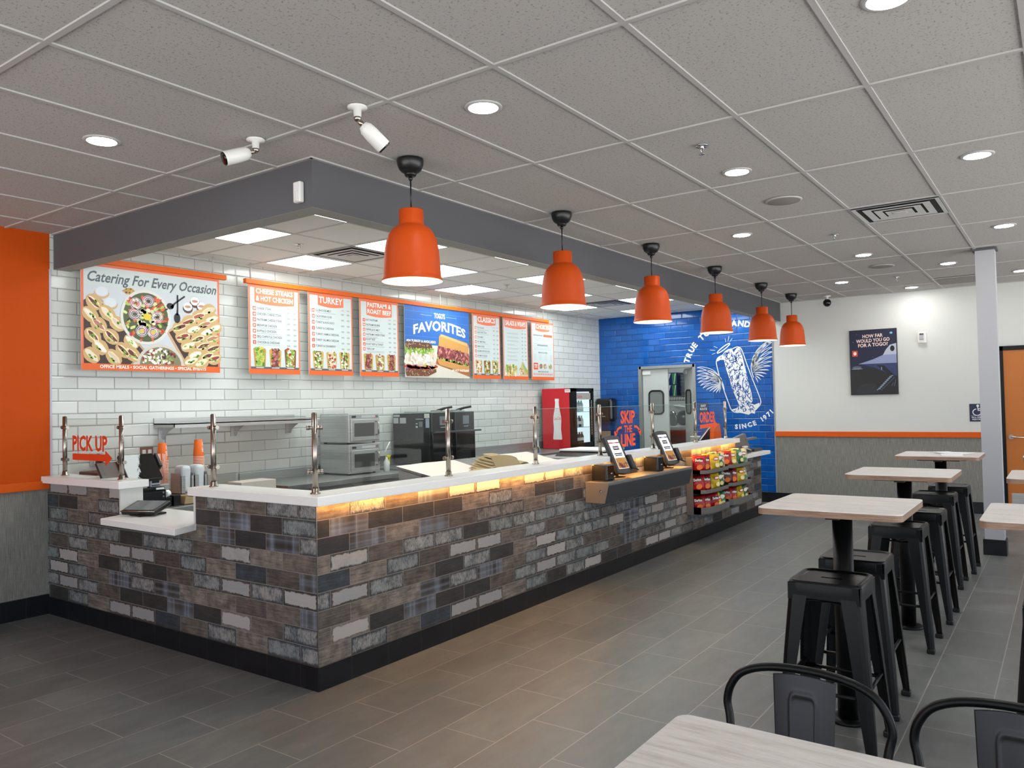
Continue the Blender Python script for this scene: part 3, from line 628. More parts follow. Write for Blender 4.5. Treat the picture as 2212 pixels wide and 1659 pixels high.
D.text('SKIP', .135, 1.345, .115, M_DEC2, 1, 'c', .30, bold=.035); D.text('THE', .135, 1.255, .065, M_DEC2, 1, 'c', .17, bold=.03); D.text('LINE', .135, 1.125, .112, M_DEC2, 1, 'c', .30, bold=.035)
for sx in (-1, 1):
    A = [(.135+sx*u, v) for u, v in ((.13, 1.305), (.18, 1.302), (.22, 1.285), (.245, 1.255))]
    D.line(A, .024, M_DEC2, 1); D.poly([(.135+sx*u, v) for u, v in ((.21, 1.262), (.285, 1.275), (.27, 1.205))], M_DEC2, 1)
D.build('lettering', sk)
D = Dec((8.58, gy-h-.0005, 0), (1, 0, 0), (0, 0, 1))
D.text('ORDER', .06, 1.29, .115, M_DEC2, 1, 'l', .50, bold=.035)
D.poly([(.07, 1.262), (.50, 1.272), (.50, 1.305), (.64, 1.25), (.50, 1.19), (.50, 1.228), (.07, 1.215)], M_DEC2, 1); D.build('lettering', PN[5])

# kiosk shelf hung on the counter front
t = thing('kiosk_shelf', 'grey metal box shelf mounted on the tiled counter front under two tablets', 'shelf', (6.8, 3.28, .7))
KX0, KX1 = 5.83, 7.62
bx = B().prism([(3.389, .872), (3.165, .872), (3.165, .852), (3.205, .695), (3.389, .695)], 'x', KX0, KX1, .003)
obj('box_body', bx, M_GREY, t); obj('front_flap', B().prism([(3.162, .848), (3.158, .846), (3.198, .698), (3.202, .697)], 'x', KX0+.012, KX1-.004), M_CHAR, t)
obj('cam_lock', B().cyl((KX0, 3.235, .80), (KX0-.012, 3.235, .80), .011).box(KX0-.02, KX0-.01, 3.232, 3.238, .79, .803), M_CHROME, t)
# kiosk tablets
def sub_ad(D, u0, v0, w_, h_, seed):
    r = random.Random(seed); D.ell(u0+w_*.5, v0+h_*.62, w_*.46, h_*.36, ink('#c98f3e'), 3, 18, -.35)
    for k in range(26): D.ell(u0+w_*r.uniform(.15, .9), v0+h_*r.uniform(.08, .5), w_*.09, h_*.06, ink(r.choice(['#8c3a3a', '#a3524c', '#6f2a2e', '#7a3d4a'])), 4, 7, r.uniform(0, 3), .3, r)
def make_kiosk(x, y, rz, acc, lb):
    t = thing('kiosk_tablet', lb, 'tablet', (x, y, .873), rz, 'self-order kiosk tablets on the counter shelf')
    R = Matrix.Translation((0, -.075, .033)) @ Matrix.Rotation(math.radians(-26), 4, 'X')
    W2, H = .115, .37
    def outline(w2, z0, z1, bul):
        P = []
        for k in range(9): u = -1+2*k/8; P.append((w2*u, z0-bul*(1-u*u)))
        for k in range(9): u = 1-2*k/8; P.append((w2*u, z1+bul*(1-u*u)))
        return P
    obj('tablet_frame', B().prism(outline(W2, .012, H-.012, .014), 'y', -.017, .017, .006).rot(R), M_DARK, t, local=True)
    D = Dec(R @ Vector((0, -.0178, 0)), (R.to_3x3() @ Vector((1, 0, 0))), (R.to_3x3() @ Vector((0, 0, 1))), .0004)
    ms = mat('lit_screen', (.93, .93, .97, 1), .2, emit=.75); u = .078; D.rect(-u, u, .045, .325, ms, 0)
    D.rect(-u, u, .29, .303, ink(acc), 1); D.text('BEGIN', 0, .2925, .008, ink('#ffffff'), 2, 'c', .04)
    D.rect(-.045, .045, .225, .265, ink('#202024'), 1); D.text('TOGO\'S', 0, .237, .017, ink('#ffffff'), 2, 'c', .075, bold=.03)
    D.text('ORDER', 0, .202, .015, ink(acc), 1, 'c', .08, bold=.03); D.rect(-.06, .06, .183, .196, ink('#2a2a2e'), 1); D.rect(-.055, .055, .168, .179, ink('#3b3b40'), 1)
    D.rect(-u+.002, u-.002, .047, .15, ink('#cf9b52'), 1); sub_ad(D, -u, .047, 2*u, .1, 5)
    D.build('screen', t, 'lit ordering screen', True)
    obj('stand', B().lathe([(0, 0), (.085, 0), (.085, .008), (.03, .014), (.026, .02), (0, .02)], n=28, c=(0, .02, 0)).tube([(0, .02, .012), (0, .03, .09), (0, .04, .15), (0, .045, .2)], .024, 12), M_BLACK, t, local=True)
    cr = B().box(.10, .165, -.04, -.0, .03, .17, .012).rot(R); cr.tube([R @ Vector(p) for p in ((.11, -.03, .03), (.15, -.055, .0), (.17, -.04, .01), (.165, -.02, .035))], .004, 6)
    obj('card_reader', cr, M_BLACK, t, local=True); return t
make_kiosk(6.31, 3.325, math.radians(-8), '#d2322a', 'kiosk tablet with a red headed screen, left one on the grey shelf')
make_kiosk(7.36, 3.325, math.radians(-8), '#46348c', 'kiosk tablet with a purple headed screen, right one on the grey shelf')
for x, lb in ((5.985, 'black receipt printer cube at the left end of the kiosk shelf'), (7.0, 'black receipt printer cube in the middle of the kiosk shelf between the tablets')):
    t = thing('receipt_printer', lb, 'printer', (x, 3.30, .873), 0, 'black receipt printers on the kiosk shelf')
    obj('housing', B().box(-.07, .07, -.07, .07, .006, .14, .008), M_BLACK, t, local=True); obj('front_cover', B().box(-.062, .062, -.076, -.069, .012, .132, .003), M_BLKG, t, local=True)
    D = Dec((0, -.0765, .06), (1, 0, 0), (0, 0, 1)); D.rect(.0, .03, 0, .008, ink('#bfc3c6'), 1); D.build('badge', t, None, True)
    obj('feet', B().box(-.07, -.05, -.07, .07, 0, .007).box(.05, .07, -.07, .07, 0, .007), M_DARK, t, local=True); obj('paper_tongue', B().box(.03, .12, -.05, -.03, .0, .006), M_BLACK, t, local=True)

# chip racks
def rack_shelf_poly(x0, x1, y0, y1):
    P = [(x0, y0)]
    P += [(x0, y1+.075), (x0+.035, y1+.03)]
    for k in range(1, 10):
        a = k/10; P.append((x0+.05+(x1-x0-.055)*a, y1+.02-.02*math.sin(PI*min(1, a*1.25)) if a < .8 else y1+.10*((a-.8)/.2)**2))
    return P+[(x1, y1+.11), (x1, y0)]
RACKZ = [.325, .545, .755]
def rack(x0, x1, lb):
    t = thing('chip_rack', lb, 'display rack', ((x0+x1)/2, 3.3, .32), 0, 'grey chip racks on the counter front')
    obj('side_panel', B().box(x0-.012, x0+.0, 3.315, 3.388, .315, .935, .002), M_GREY, t)
    obj('back_panel', B().box(x0, x1, 3.375, 3.388, .32, .90), M_CHAR, t)
    for i, z in enumerate(RACKZ):
        P = rack_shelf_poly(x0, x1, 3.375, 3.155); b = B(); b.prism(P, 'z', z, z+.006)
        hl = .075 if i == 0 else .042; n = len(P)
        for a, q in zip(P, P[1:]):
            if abs(a[1]-q[1]) < 1e-6 and a[1] > 3.37: continue
            b.quad((a[0], a[1], z), (q[0], q[1], z), (q[0], q[1], z+hl), (a[0], a[1], z+hl))
            b.quad((a[0], a[1]+.003, z+hl), (q[0], q[1]+.003, z+hl), (q[0], q[1]+.003, z), (a[0], a[1]+.003, z))
        obj('shelf', b, M_GREY, t)
    return t
rack(8.0, 8.79, 'grey wall-mounted chip rack nearer the kiosk shelf, three curved shelves'); rack(8.83, 9.57, 'grey wall-mounted chip rack farther along the counter, beside its low end')
BAGC = {'red': ('#b3131c', 'red tortilla chip bag'), 'yellow': ('#d9b818', 'yellow potato chip bag'), 'green': ('#1f6b47', 'green chip bag'), 'cream': ('#cfc9a0', 'cream and white chip bag'), 'dark': ('#5a1216', 'dark maroon chip bag')}
def make_bag(col):
    hexc, nm = BAGC[col]; t = thing('chip_bag', nm, 'chip bag', (0, 0, 0), 0, 'small chip bags on the racks')
    b = bmesh.new(); nu, nv = 8, 10; G = {}; rng = random.Random(hash(col) % 97 if False else len(col)*7)
    for s in (-1, 1):
        for i in range(nu+1):
            for j in range(nv+1):
                u, v = i/nu*2-1, j/nv; th = .040*(1-u*u)**.6*max(0, math.sin(PI*min(1, max(0, (v-.06)/.88))))**.55*(1+.12*math.sin(7*u+5*v)+.1*math.sin(11*v-3*u))
                x = .084*u*(1-.05*math.sin(PI*v)); k = (s, i, j)
                if s == 1 and (i in (0, nu) or j in (0, nv)): G[k] = G[(-1, i, j)]
                else: G[k] = b.verts.new((x, s*th+.004*math.sin(9*u)*(v > .9), .185*v))
        for i in range(nu):
            for j in range(nv):
                q = [G[(s, i, j)], G[(s, i+1, j)], G[(s, i+1, j+1)], G[(s, i, j+1)]]; f = b.faces.new(q if s < 0 else q[::-1]); f.smooth = True
    x = B(); x.bm.free(); x.bm = b
    m, nt = new('foil_'+col, .28); v = nt.uv('xz'); n1 = nt.noise(v, 14, 3)
    other = {'red': '#7c0a10', 'yellow': '#efe08a', 'green': '#dfe3c4', 'cream': '#3f7a4e', 'dark': '#2c0a0c'}[col]
    nt.l(nt.ramp(n1, [(.0, hexc), (.55, hexc), (.62, other), (.68, hexc)]), nt.b.inputs['Base Color']); nt.bump(nt.noise(v, 30, 3), .5, .01)
    obj('bag_body', x, m, t, local=True)
    D = Dec((0, -.0445, .1), (1, 0, 0), (0, -.06, 1), .0006)
    if col in ('red', 'dark'):
        D.poly([(-.05, .012), (.05, .022), (.046, .056), (-.044, .052)], ink('#2a0608'), 1); D.text('Doritos', 0, .022, .026, ink('#f4ece6'), 2, 'c', .082, bold=.05); D.ell(.01, -.04, .035, .028, ink('#e2761d'), 1, 9, .3)
    else:
        D.ell(0, .03, .036, .022, ink({'yellow': '#c8201e', 'green': '#efe9d2', 'cream': '#a31f22'}[col]), 1); D.ell(0, .03, .03, .012, ink('#f6f1e2'), 2); D.ell(.012, -.04, .03, .024, ink({'yellow': '#f6e9a8', 'green': '#e8d48a', 'cream': '#3f7a4e'}[col]), 1, 10)
    D.build('printed_front', t); return t
rb = random.Random(11); proto = {}
LAY = {(0, 2): ['red', 'red', 'yellow', 'green', 'cream'], (0, 1): ['red', 'red', 'yellow', 'green', 'cream'], (0, 0): ['red', 'red', 'red', 'yellow', 'green', 'cream'],
       (1, 2): ['red', 'yellow', 'green', 'cream', 'cream'], (1, 1): ['dark', 'red', 'yellow', 'cream', 'green'], (1, 0): ['red', 'red', 'yellow', 'green', 'dark']}
SHN = ['bottom', 'middle', 'top']; RKN = ['nearer', 'farther']
for (rk, sh), row in LAY.items():
    x0, x1 = ((8.02, 8.78), (8.85, 9.56))[rk]; n = len(row); seen = {}
    for back in (0, 1):
        for i, col in enumerate(row):
            if back and not (sh == 2 and col in ('yellow', 'green', 'cream')): continue
            a = (i+.5)/n; x = x0+.07+(x1-x0-.14)*a; y = 3.225+(.04 if a > .85 else 0)+(.02 if a < .15 else 0)+back*.075
            if col not in proto: o = proto[col] = make_bag(col)
            else: o = copy_tree(proto[col])
            rz = rb.uniform(-34, -14)
            if i == 0 and not back: x, y, rz = x0+.055, 3.285, -58
            if i == 1 and not back and n > 4: x, y, rz = x0+.15, 3.25, -34
            o.location = (x, y, RACKZ[sh]+.008); o.rotation_euler = (math.radians(rb.uniform(-9, -3)), rb.uniform(-.12, .05), math.radians(rz))
            k = (col, back); seen[k] = seen.get(k, 0)+1; same = row.count(col)
            w_ = '' if same == 1 else ' %s from left,' % ORD[seen[k]-1]
            o['label'] = '%s,%s %s%s shelf of the %s rack' % (BAGC[col][1], w_, 'back row, ' if back else '', SHN[sh], RKN[rk])
# ------------------------------------------------------------------ kitchen worktops
def worktop(lb, x0, x1, y0, y1, z, splash=.09):
    t = thing('steel_worktop', lb, 'worktop', ((x0+x1)/2, (y0+y1)/2, 0))
    obj('top', B().box(x0, x1, y0, y1, z-.05, z, .004), M_STEELT, t)
    if splash: obj('backsplash', B().box(x0, x1, y1-.02, y1, z, z+splash, .003), M_STEEL, t)
    obj('cabinet', B().box(x0+.02, x1-.02, y0+.04, y1, .1, z-.05), M_STEEL, t)
    b = B(); n = max(1, int((x1-x0)/.55))
    for k in range(n):
        a = x0+.03+(x1-x0-.06)*k/n; q = x0+.03+(x1-x0-.06)*(k+1)/n
        obj('cabinet_door', B().box(a+.006, q-.006, y0+.022, y0+.04, .13, z-.07, .003), M_STEEL, t)
        obj('door_handle', B().box(a+.06, q-.06, y0+.005, y0+.022, z-.12, z-.10, .003), M_CHAR, t)
    for x in (x0+.06, x1-.06): obj('leg', B().cyl((x, y0+.1, 0), (x, y0+.1, .1), .02), M_TUBE, t)
    return t
worktop('stainless worktop with backsplash along the tiled wall under the microwaves', 4.62, 6.24, 5.78, YB-.002, .85)
worktop('stainless worktop along the tiled wall under the black ovens and red fridge', 6.27, 10.85, 5.80, YB-.002, .868, .11)
worktop('stainless worktop behind the pick-up gap holding the cash drawer', 3.08, 4.58, 5.70, YB-.002, .80, .16)
t = thing('prep_table', 'stainless sandwich prep table behind the counter with sloping paper-covered lids', 'prep table', (6.4, 4.65, 0))
def zl(y): return .992+(y-5.05)*.2
obj('cabinet', B().prism([(4.25, .12), (5.08, .12), (5.08, zl(5.05)-.03), (4.25, zl(4.25)-.03)], 'x', 5.32, 7.45), M_STEELY, t)
for x0, x1 in ((5.31, 6.36), (6.38, 7.46)): obj('sloping_lid', B().prism([(4.24, zl(4.24)-.025), (5.09, zl(5.09)-.025), (5.09, zl(5.09)), (4.24, zl(4.24))], 'x', x0, x1, .003), M_STEELT, t)
obj('front_rail', B().box(5.32, 7.45, 4.10, 4.22, .80, .82, .003), M_STEEL, t)
for x in (5.45, 7.3):
    for y in (4.35, 4.95): obj('leg', B().cyl((x, y, 0), (x, y, .12), .025), M_TUBE, t)
def paper(lb, P):
    b = bmesh.new(); n = 14; G = [[None]*(n+1) for _ in range(n+1)]
    for i in range(n+1):
        for j in range(n+1):
            u, v = i/n, j/n; p = [(1-u)*((1-v)*P[0][k]+v*P[3][k])+u*((1-v)*P[1][k]+v*P[2][k]) for k in (0, 1)]
            zz = zl(p[1])+.004+.010*abs(math.sin(3.1*u*2+v*5))*u*(1-u)*2
            G[i][j] = b.verts.new((p[0], p[1], zz))
    for i in range(n):
        for j in range(n): b.faces.new((G[i][j], G[i+1][j], G[i+1][j+1], G[i][j+1])).smooth = True
    x = B(); x.bm.free(); x.bm = b; o = obj('paper_sheet', x, M_PINK); tag(o, lb, 'paper', 'butcher paper sheets on the prep table')
paper('pale butcher paper sheet on the prep table left of the brown bags', [(5.33, 4.28), (6.02, 4.28), (6.1, 5.06), (5.27, 5.07)])
paper('pale butcher paper sheet on the prep table right of the brown bags', [(6.40, 4.3), (7.38, 4.33), (7.42, 5.07), (6.5, 5.06)])
# brown paper bags fanned in a heap
rb = random.Random(4); bag0 = None; nb = 12
for k in range(nb):
    if bag0 is None:
        bag0 = thing('paper_bag', '', 'paper bag', (0, 0, 0), 0, 'flat brown paper bags heaped on the prep table')
        bb = bmesh.new(); n = 10; rows = [[bb.verts.new((-.17+.36*i/n, y_, .030*math.sin(PI*i/n)+.006*h_)) for i in range(n+1)] for y_, h_ in ((-.11, 0), (.11, 0), (.11, 1), (-.11, 1))]
        for a in range(4):
            A_, Q_ = rows[a], rows[(a+1) % 4]
            for i in range(n): bb.faces.new((A_[i], A_[i+1], Q_[i+1], Q_[i]))
        for i in (0, n): bb.faces.new([rows[a][i] for a in range(4)])
        bmesh.ops.recalc_face_normals(bb, faces=bb.faces); xb = B(); xb.bm.free(); xb.bm = bb
        obj('bag_body', xb, M_KRAFT, bag0, local=True); obj('folded_base', B().box(-.185, -.09, -.11, .11, .0, .006, .002), M_KRAFT, bag0, local=True); o = bag0
    else: o = copy_tree(bag0)
    y_ = 4.62+rb.uniform(-.03, .03); o.location = (6.10+.022*k+rb.uniform(-.015, .015), y_, zl(y_)+.008+.0075*k); o.rotation_euler = (.19, .06+.012*k, math.radians(rb.uniform(-7, 6)))
    o['label'] = 'flat brown paper bag inside the heap on the prep table'
o['label'] = 'uppermost brown paper bag of the heap on the prep table'
for x, y, rz, ry, dz, lb in ((5.95, 4.52, -.35, 0, .006, 'single brown paper bag lying flat left of the heap'), (6.46, 4.56, .3, .14, .06, 'single brown paper bag sliding off the right side of the heap')):
    o = copy_tree(bag0); o.location = (x, y, zl(y)+dz); o.rotation_euler = (.19, ry, rz); o['label'] = lb
o = copy_tree(bag0); o.location = (6.06, 4.36, zl(4.36)+.105); o.rotation_euler = (math.radians(50), .1, math.radians(-6)); o['label'] = 'brown paper bag folded down over the front of the heap'

# stacked microwaves
def make_mw():
    t = thing('microwave_oven', '', 'microwave', (0, 0, 0), 0, 'commercial microwaves stacked on the worktop')
    W2, Dp, H = .22, .44, .315
    obj('case', B().box(-W2, W2, .02, Dp, .015, H, .006), M_STEELY, t, local=True)
    obj('front_frame', B().box(-W2, W2, 0, .022, .015, H, .005), M_STEEL, t, local=True)
    obj('control_strip', B().box(-.2, .2, -.003, 0, .262, .298), mat('keypad_grey', '#9a9b9b', .4), t, local=True)
    D = Dec((0, -.0035, 0), (1, 0, 0), (0, 0, 1), .0005); D.rect(-.18, -.12, .27, .292, ink('#1d1f22'))
    for i in range(10): D.rect(-.04+.02*i, -.024+.02*i, .271, .279, ink('#d7d8d6')); D.rect(-.04+.02*i, -.024+.02*i, .283, .291, ink('#d7d8d6'))
    D.rect(.155, .172, .27, .292, ink('#c0352c')); D.rect(.175, .195, .27, .292, ink('#2c7f55')); D.rect(-.02, .03, .035, .05, ink('#e4e4e2')); D.text('Panasonic', .005, .039, .007, ink('#3b3c3e'), 2, 'c', .044); D.build('buttons_and_badge', t)
    obj('door', B().box(-.195, .2, -.012, 0, .03, .255, .006), M_STEEL, t, local=True); obj('door_window', B().box(-.155, .13, -.015, -.011, .075, .215, .002), mat('oven_window', '#4a4a48', .15), t, local=True)
    obj('handle', B().tube([(.155, -.012, .225), (.16, -.045, .22), (.16, -.045, .09), (.155, -.012, .085)], .009, 10), M_TUBE, t, local=True)
    for x in (-.18, .18):
        for y in (.05, .4): obj('foot', B().cyl((x, y, 0), (x, y, .016), .015), M_BLACK, t, local=True)
    return t
m0 = make_mw(); m0.location = (5.80, 6.02, .851); m0['label'] = 'lower steel microwave oven, standing on the worktop'
dup(m0, (5.80, 6.02, 1.170), 0, 'upper steel microwave oven, stacked on the other one')
tag(obj('drinking_straw', B().tube([(6.03, 5.95, 1.06), (6.05, 5.95, 1.10), (6.10, 5.95, 1.17)], .006, 8), M_WPL), 'white plastic lever sticking up beside the lower microwave', 'lever')
bpy.data.objects['drinking_straw'].name = 'plastic_lever'
t = thing('spray_bottle', 'small container with yellow trigger beside the lower microwave', 'bottle', (6.10, 6.0, .851))
obj('body', B().lathe([(0, 0), (.03, 0), (.032, .1), (.012, .14), (.012, .16), (0, .16)], n=16), M_WPL, t, local=True); obj('trigger', B().box(-.008, .05, -.012, .012, .15, .175, .004).box(.03, .045, -.008, .008, .08, .155, .004), mat('yellow_plastic', '#d8c822', .4), t, local=True)

# high speed ovens
def make_oven():
    t = thing('speed_oven', '', 'oven', (0, 0, 0), 0, 'black speed ovens side by side')
    W2, Dp, H = .178, .60, .60
    obj('case', B().box(-W2, W2, .03, Dp, .02, H, .006), mat('black_oven_case', '#1c1e1f', .16), t, local=True); obj('front_panel', B().box(-W2, W2, 0, .03, .38, H, .006), mat('oven_fascia', '#26282a', .2), t, local=True)
    obj('door', B().box(-W2, W2, -.012, .03, .02, .375, .006), mat('oven_door_gloss', '#101113', .08), t, local=True)
    obj('handle', B().box(-W2-.0, W2+.075, -.055, -.03, .365, .385, .006).box(-W2+.01, -W2+.03, -.03, 0, .365, .383).box(W2-.03, W2-.01, -.03, 0, .365, .383), M_CHAR, t, local=True)
    D = Dec((0, -.0008, 0), (1, 0, 0), (0, 0, 1), .0005); D.rect(-.04, .075, .455, .555, mat('dim_touch_screen', '#6d747b', .2)); D.text('merrychef', .02, .425, .012, ink('#b9bdbf'), 1, 'c', .085); D.build('touch_screen', t)
    for x in (-.15, .15):
        for y in (.06, .55): obj('foot', B().cyl((x, y, 0), (x, y, .022), .02), M_BLACK, t, local=True)
    return t
o0 = make_oven(); o0.location = (6.86, 5.86, .87); o0['label'] = 'left black speed oven with warning stickers on its side'
dup(o0, (7.28, 5.86, .87), 0, 'right black speed oven with the touch screen in clear view')
D = Dec((6.86-.1788, 6.16, .87), (0, -1, 0), (0, 0, 1), .0006); gI = ink('#a9adab')
for (a, b_, c_, d_, k) in ((-.29, -.19, .555, .582, 0), (-.29, -.21, .48, .545, 0), (-.19, -.09, .48, .545, 0), (.19, .27, .54, .59, '#c3c6bd'), (.06, .18, .525, .532, 0), (.06, .09, .43, .45, 0), (.06, .09, .47, .48, 0), (.11, .165, .44, .50, '#5d6164'), (.21, .265, .43, .535, '#8ea0ac')):
    D.rect(a, b_, c_, d_, ink(k) if k else gI, 1)
D.build('warning_stickers', o0)
# toasters on top: clamshell griddles with black handles
for i, (x, lb) in enumerate(((6.98, 'steel bread paddle with a black grip lying on the left oven'), (7.34, 'steel bread paddle with a black grip lying on the right oven'))):
    t = thing('oven_paddle', lb, 'paddle', (x, 6.1, 1.471), 0, 'paddles lying on the ovens')
    obj('blade', B().box(x-.30+.1*i, x+.02, 5.92, 6.28, 1.472, 1.482, .002).box(x-.02, x+.06, 6.0, 6.12, 1.474, 1.495, .004), M_STEELT, t); obj('grip', B().tube([(x+.0, 6.04, 1.487), (x+.07, 5.98, 1.515), (x+.14, 5.92, 1.53)], .014, 10), M_BLACK, t)

# wall shelf
t = thing('wall_shelf', 'stainless shelf on brackets on the tiled wall, left of the microwaves', 'shelf', (4.53, 6.35, 1.43))
b = B(); b.box(3.77, 5.29, 6.20, YB-.002, 1.432, 1.446, .002); b.box(3.77, 5.29, 6.20, 6.206, 1.405, 1.446); b.box(3.77, 3.776, 6.2, YB-.002, 1.41, 1.446); b.box(3.77, 5.29, YB-.012, YB-.002, 1.44, 1.49)
obj('shelf_plate', b, M_STEEL, t)
for x in (3.85, 4.58, 5.22):
    P = [(YB-.002, 1.43), (YB-.002, 1.30), (YB-.03, 1.302)]+[(YB-.03-.2*(k/8), 1.302+.128*(k/8)**.55) for k in range(1, 9)]
    obj('bracket', B().prism(P, 'x', x, x+.006).box(x-.04, x+.006, YB-.008, YB-.002, 1.30, 1.43), M_STEEL, t)

# drinks fridge
FX0, FX1, FY0, FY1, FZ0, FZ1 = 9.86, 10.50, 5.92, 6.44, .872, 1.762
t = thing('drinks_fridge', 'red countertop drinks fridge with a white bottle on its side', 'fridge', (10.18, 6.18, FZ0))
cb = B(); cb.box(FX0, FX1, FY1-.03, FY1, FZ0, FZ1); cb.box(FX0, FX0+.03, FY0+.05, FY1, FZ0, FZ1); cb.box(FX1-.03, FX1, FY0+.05, FY1, FZ0, FZ1); cb.box(FX0, FX1, FY0+.05, FY1, FZ1-.05, FZ1); cb.box(FX0, FX1, FY0+.05, FY1, FZ0, FZ0+.06)
obj('cabinet', cb, M_BLACK, t)
obj('inner_lining', B().box(FX0+.031, FX1-.031, FY1-.035, FY1-.031, FZ0+.06, FZ1-.05).box(FX1-.034, FX1-.031, FY0+.06, FY1-.035, FZ0+.06, FZ1-.05), mat('glowing_fridge_lining', (.80, .92, 1, 1), .5, emit=.55), t)  # lining itself glows, standing in for the fridge's inner lamp
obj('side_wrap', B().box(FX0-.004, FX0, FY0+.045, FY1, FZ0, FZ1), M_RED, t)
D = Dec((FX0-.0045, (FY0+FY1)/2, FZ0), (0, -1, 0), (0, 0, 1), .0006)
prof = [(.072, .135), (.078, .15), (.07, .22), (.062, .29), (.066, .36), (.07, .42), (.068, .47), (.056, .53), (.042, .59), (.034, .64), (.031, .70), (.036, .705), (.034, .74)]
D.poly([(-r, z) for r, z in prof]+[(r, z) for r, z in prof[::-1]], ink('#f2f2f2'), 1)
D.text('Coca-Cola', 0, .425, .05, M_RED, 2, 'c', .128, bold=.0, rot=.05); D.rect(.14, .235, .83, .875, ink('#e9e9e7'), 1); D.rect(.15, .22, .85, .856, ink('#77787a'), 2)
D.build('bottle_graphic', t)
fb = B(); fb.box(FX0, FX0+.13, FY0, FY0+.045, FZ0, FZ1); fb.box(FX1-.06, FX1, FY0, FY0+.045, FZ0, FZ1); fb.box(FX0, FX1, FY0, FY0+.045, FZ1-.045, FZ1); fb.box(FX0, FX1, FY0, FY0+.045, FZ0, FZ0+.075)
dr = obj('door_frame', fb, M_BLKM, t); obj('door_glass', B().box(FX0+.13, FX1-.06, FY0+.012, FY0+.016, FZ0+.075, FZ1-.045), M_GLASS, dr); obj('door_handle', B().box(FX0+.05, FX0+.075, FY0-.03, FY0, FZ0+.3, FZ0+.56, .008), M_BLACK, dr)
D = Dec((FX0, FY0-.001, FZ0), (1, 0, 0), (0, 0, 1), .0006)
for k in range(22): D.rect(FX1-FX0-.088, FX1-FX0-.07, .19+.024*k, .201+.024*k, ink('#e6e6e2'), 1)
D.build('door_sticker_strip', dr)
D = Dec((FX0, FY0+.0115, FZ0), (1, 0, 0), (0, 0, 1), .0005); D.rect(.14, .56, .72, .82, ink('#a5a19a'), 1); D.text('Coca-Cola', .24, .75, .035, ink('#b51f2a'), 2, 'c', .13); D.build('header_graphic', dr)
for z in (.30, .53): obj('shelf', B().box(FX0+.03, FX1-.03, FY0+.06, FY1-.04, FZ0+z, FZ0+z+.008), mat('fridge_shelf', '#cfe4ec', .3), t)
def bottle(h, hexc, capc, label):
    q = thing('drink_bottle', label, 'bottle', (0, 0, 0), 0, 'bottles inside the drinks fridge')
    obj('bottle_body', B().lathe([(0, 0), (.029, 0), (.031, .01), (.031, h*.6), (.024, h*.72), (.012, h*.88), (.012, h*.95), (0, h*.95)], n=14), mat('bottle_'+hexc[1:], hexc, .15), q, local=True); obj('cap', B().cyl((0, 0, h*.93), (0, 0, h), .0145, n=12), mat('cap_'+capc[1:], capc, .4), q, local=True)
    obj('label', B().lathe([(.0315, h*.25), (.0318, h*.26), (.0318, h*.5), (.0315, h*.51)], n=14), mat('bottle_label', '#e4e6e6', .5), q, local=True); return q
bw = bottle(.17, '#b9cdd6', '#e4e8ea', ''); bc = bottle(.17, '#3a2019', '#c01d26', ''); RN = ['bottom shelf', 'middle shelf', 'top shelf']
for r, zz in enumerate((.061, .309, .539)):
    for k in range(5):
        src = bc if (r == 0 or (r == 1 and k % 2)) else bw; o = copy_tree(src); o.location = (FX0+.175+.072*k, FY0+.12, FZ0+zz)
        o['label'] = '%s drink bottle, %s from the left on the %s of the red fridge' % ('dark' if src is bc else 'clear', ORD[k], RN[r])
for o in (bw, bc):
    for ch in list(o.children): bpy.data.objects.remove(ch)
    bpy.data.objects.remove(o)
# small things at the back
t = thing('water_bottle', 'clear plastic water bottle with a green cap and blue label on the prep table end', 'bottle', (7.53, 5.02, .931)); h = .26
obj('bottle_body', B().lathe([(0, 0), (.034, 0), (.036, .012), (.036, .15), (.03, .185), (.014, .22), (.014, .235), (0, .235)], n=18), mat('clear_pet', '#c4ced2', .12), t, local=True); obj('label', B().lathe([(.0365, .05), (.0368, .055), (.0368, .115), (.0365, .12)], n=18), mat('blue_label', '#1e4fa8', .4), t, local=True); obj('cap', B().cyl((0, 0, .232), (0, 0, .252), .0165), mat('green_cap', '#2f7a4b', .4), t, local=True)
t = thing('kitchen_scale', 'low black and steel scale or lid box standing behind the counter before the fridge', 'scale', (8.1, 4.6, 0))
obj('stand', B().box(7.50, 8.45, 4.25, 5.07, .1, .93), M_STEELY, t); obj('base', B().prism([(7.74, .931), (8.33, .931), (8.33, .985), (7.86, .985)], 'y', 4.3, 4.9), M_BLACK, t); obj('plate', B().box(7.84, 8.34, 4.3, 4.9, .987, 1.007, .004), M_PAPER, t)
t = thing('towel_dispenser', 'black wall-mounted paper towel dispenser on the blue tile beside the fridge', 'dispenser', (11.7, 6.25, 1.4))
obj('body', B().box(11.57, XR-.001, 6.19, 6.50, 1.22, 1.61, .05, 4), mat('smoke_plastic', '#141516', .15), t); obj('paper_slot', B().box(11.60, 11.78, 6.22, 6.47, 1.205, 1.222), M_DARK, t); obj('badge', B().box(11.566, 11.571, 6.31, 6.37, 1.30, 1.315), M_STEEL, t)
t = thing('cutting_board', 'tan cutting board leaning on the blue wall below the towel dispenser', 'cutting board', (11.74, 6.2, .87))
obj('board', B().box(11.70, 11.715, 6.29, 6.48, .60, 1.06, .012).rot(Matrix()), mat('tan_board', '#a58a6e', .6), t)
obj('wall_cleat', B().box(11.715, XR, 6.36, 6.40, .95, .98), M_STEEL, t)
t = thing('outlet_box', 'double steel wall outlet above the straws by the shelf bracket', 'outlet', (3.70, YB, 1.2), 0, 'wall outlets above the pick-up worktop'); br = mat('bronze_plate', '#7b5347', .35, .5)
obj('plate', B().box(3.645, 3.76, YB-.01, YB, 1.135, 1.245, .002), br, t)
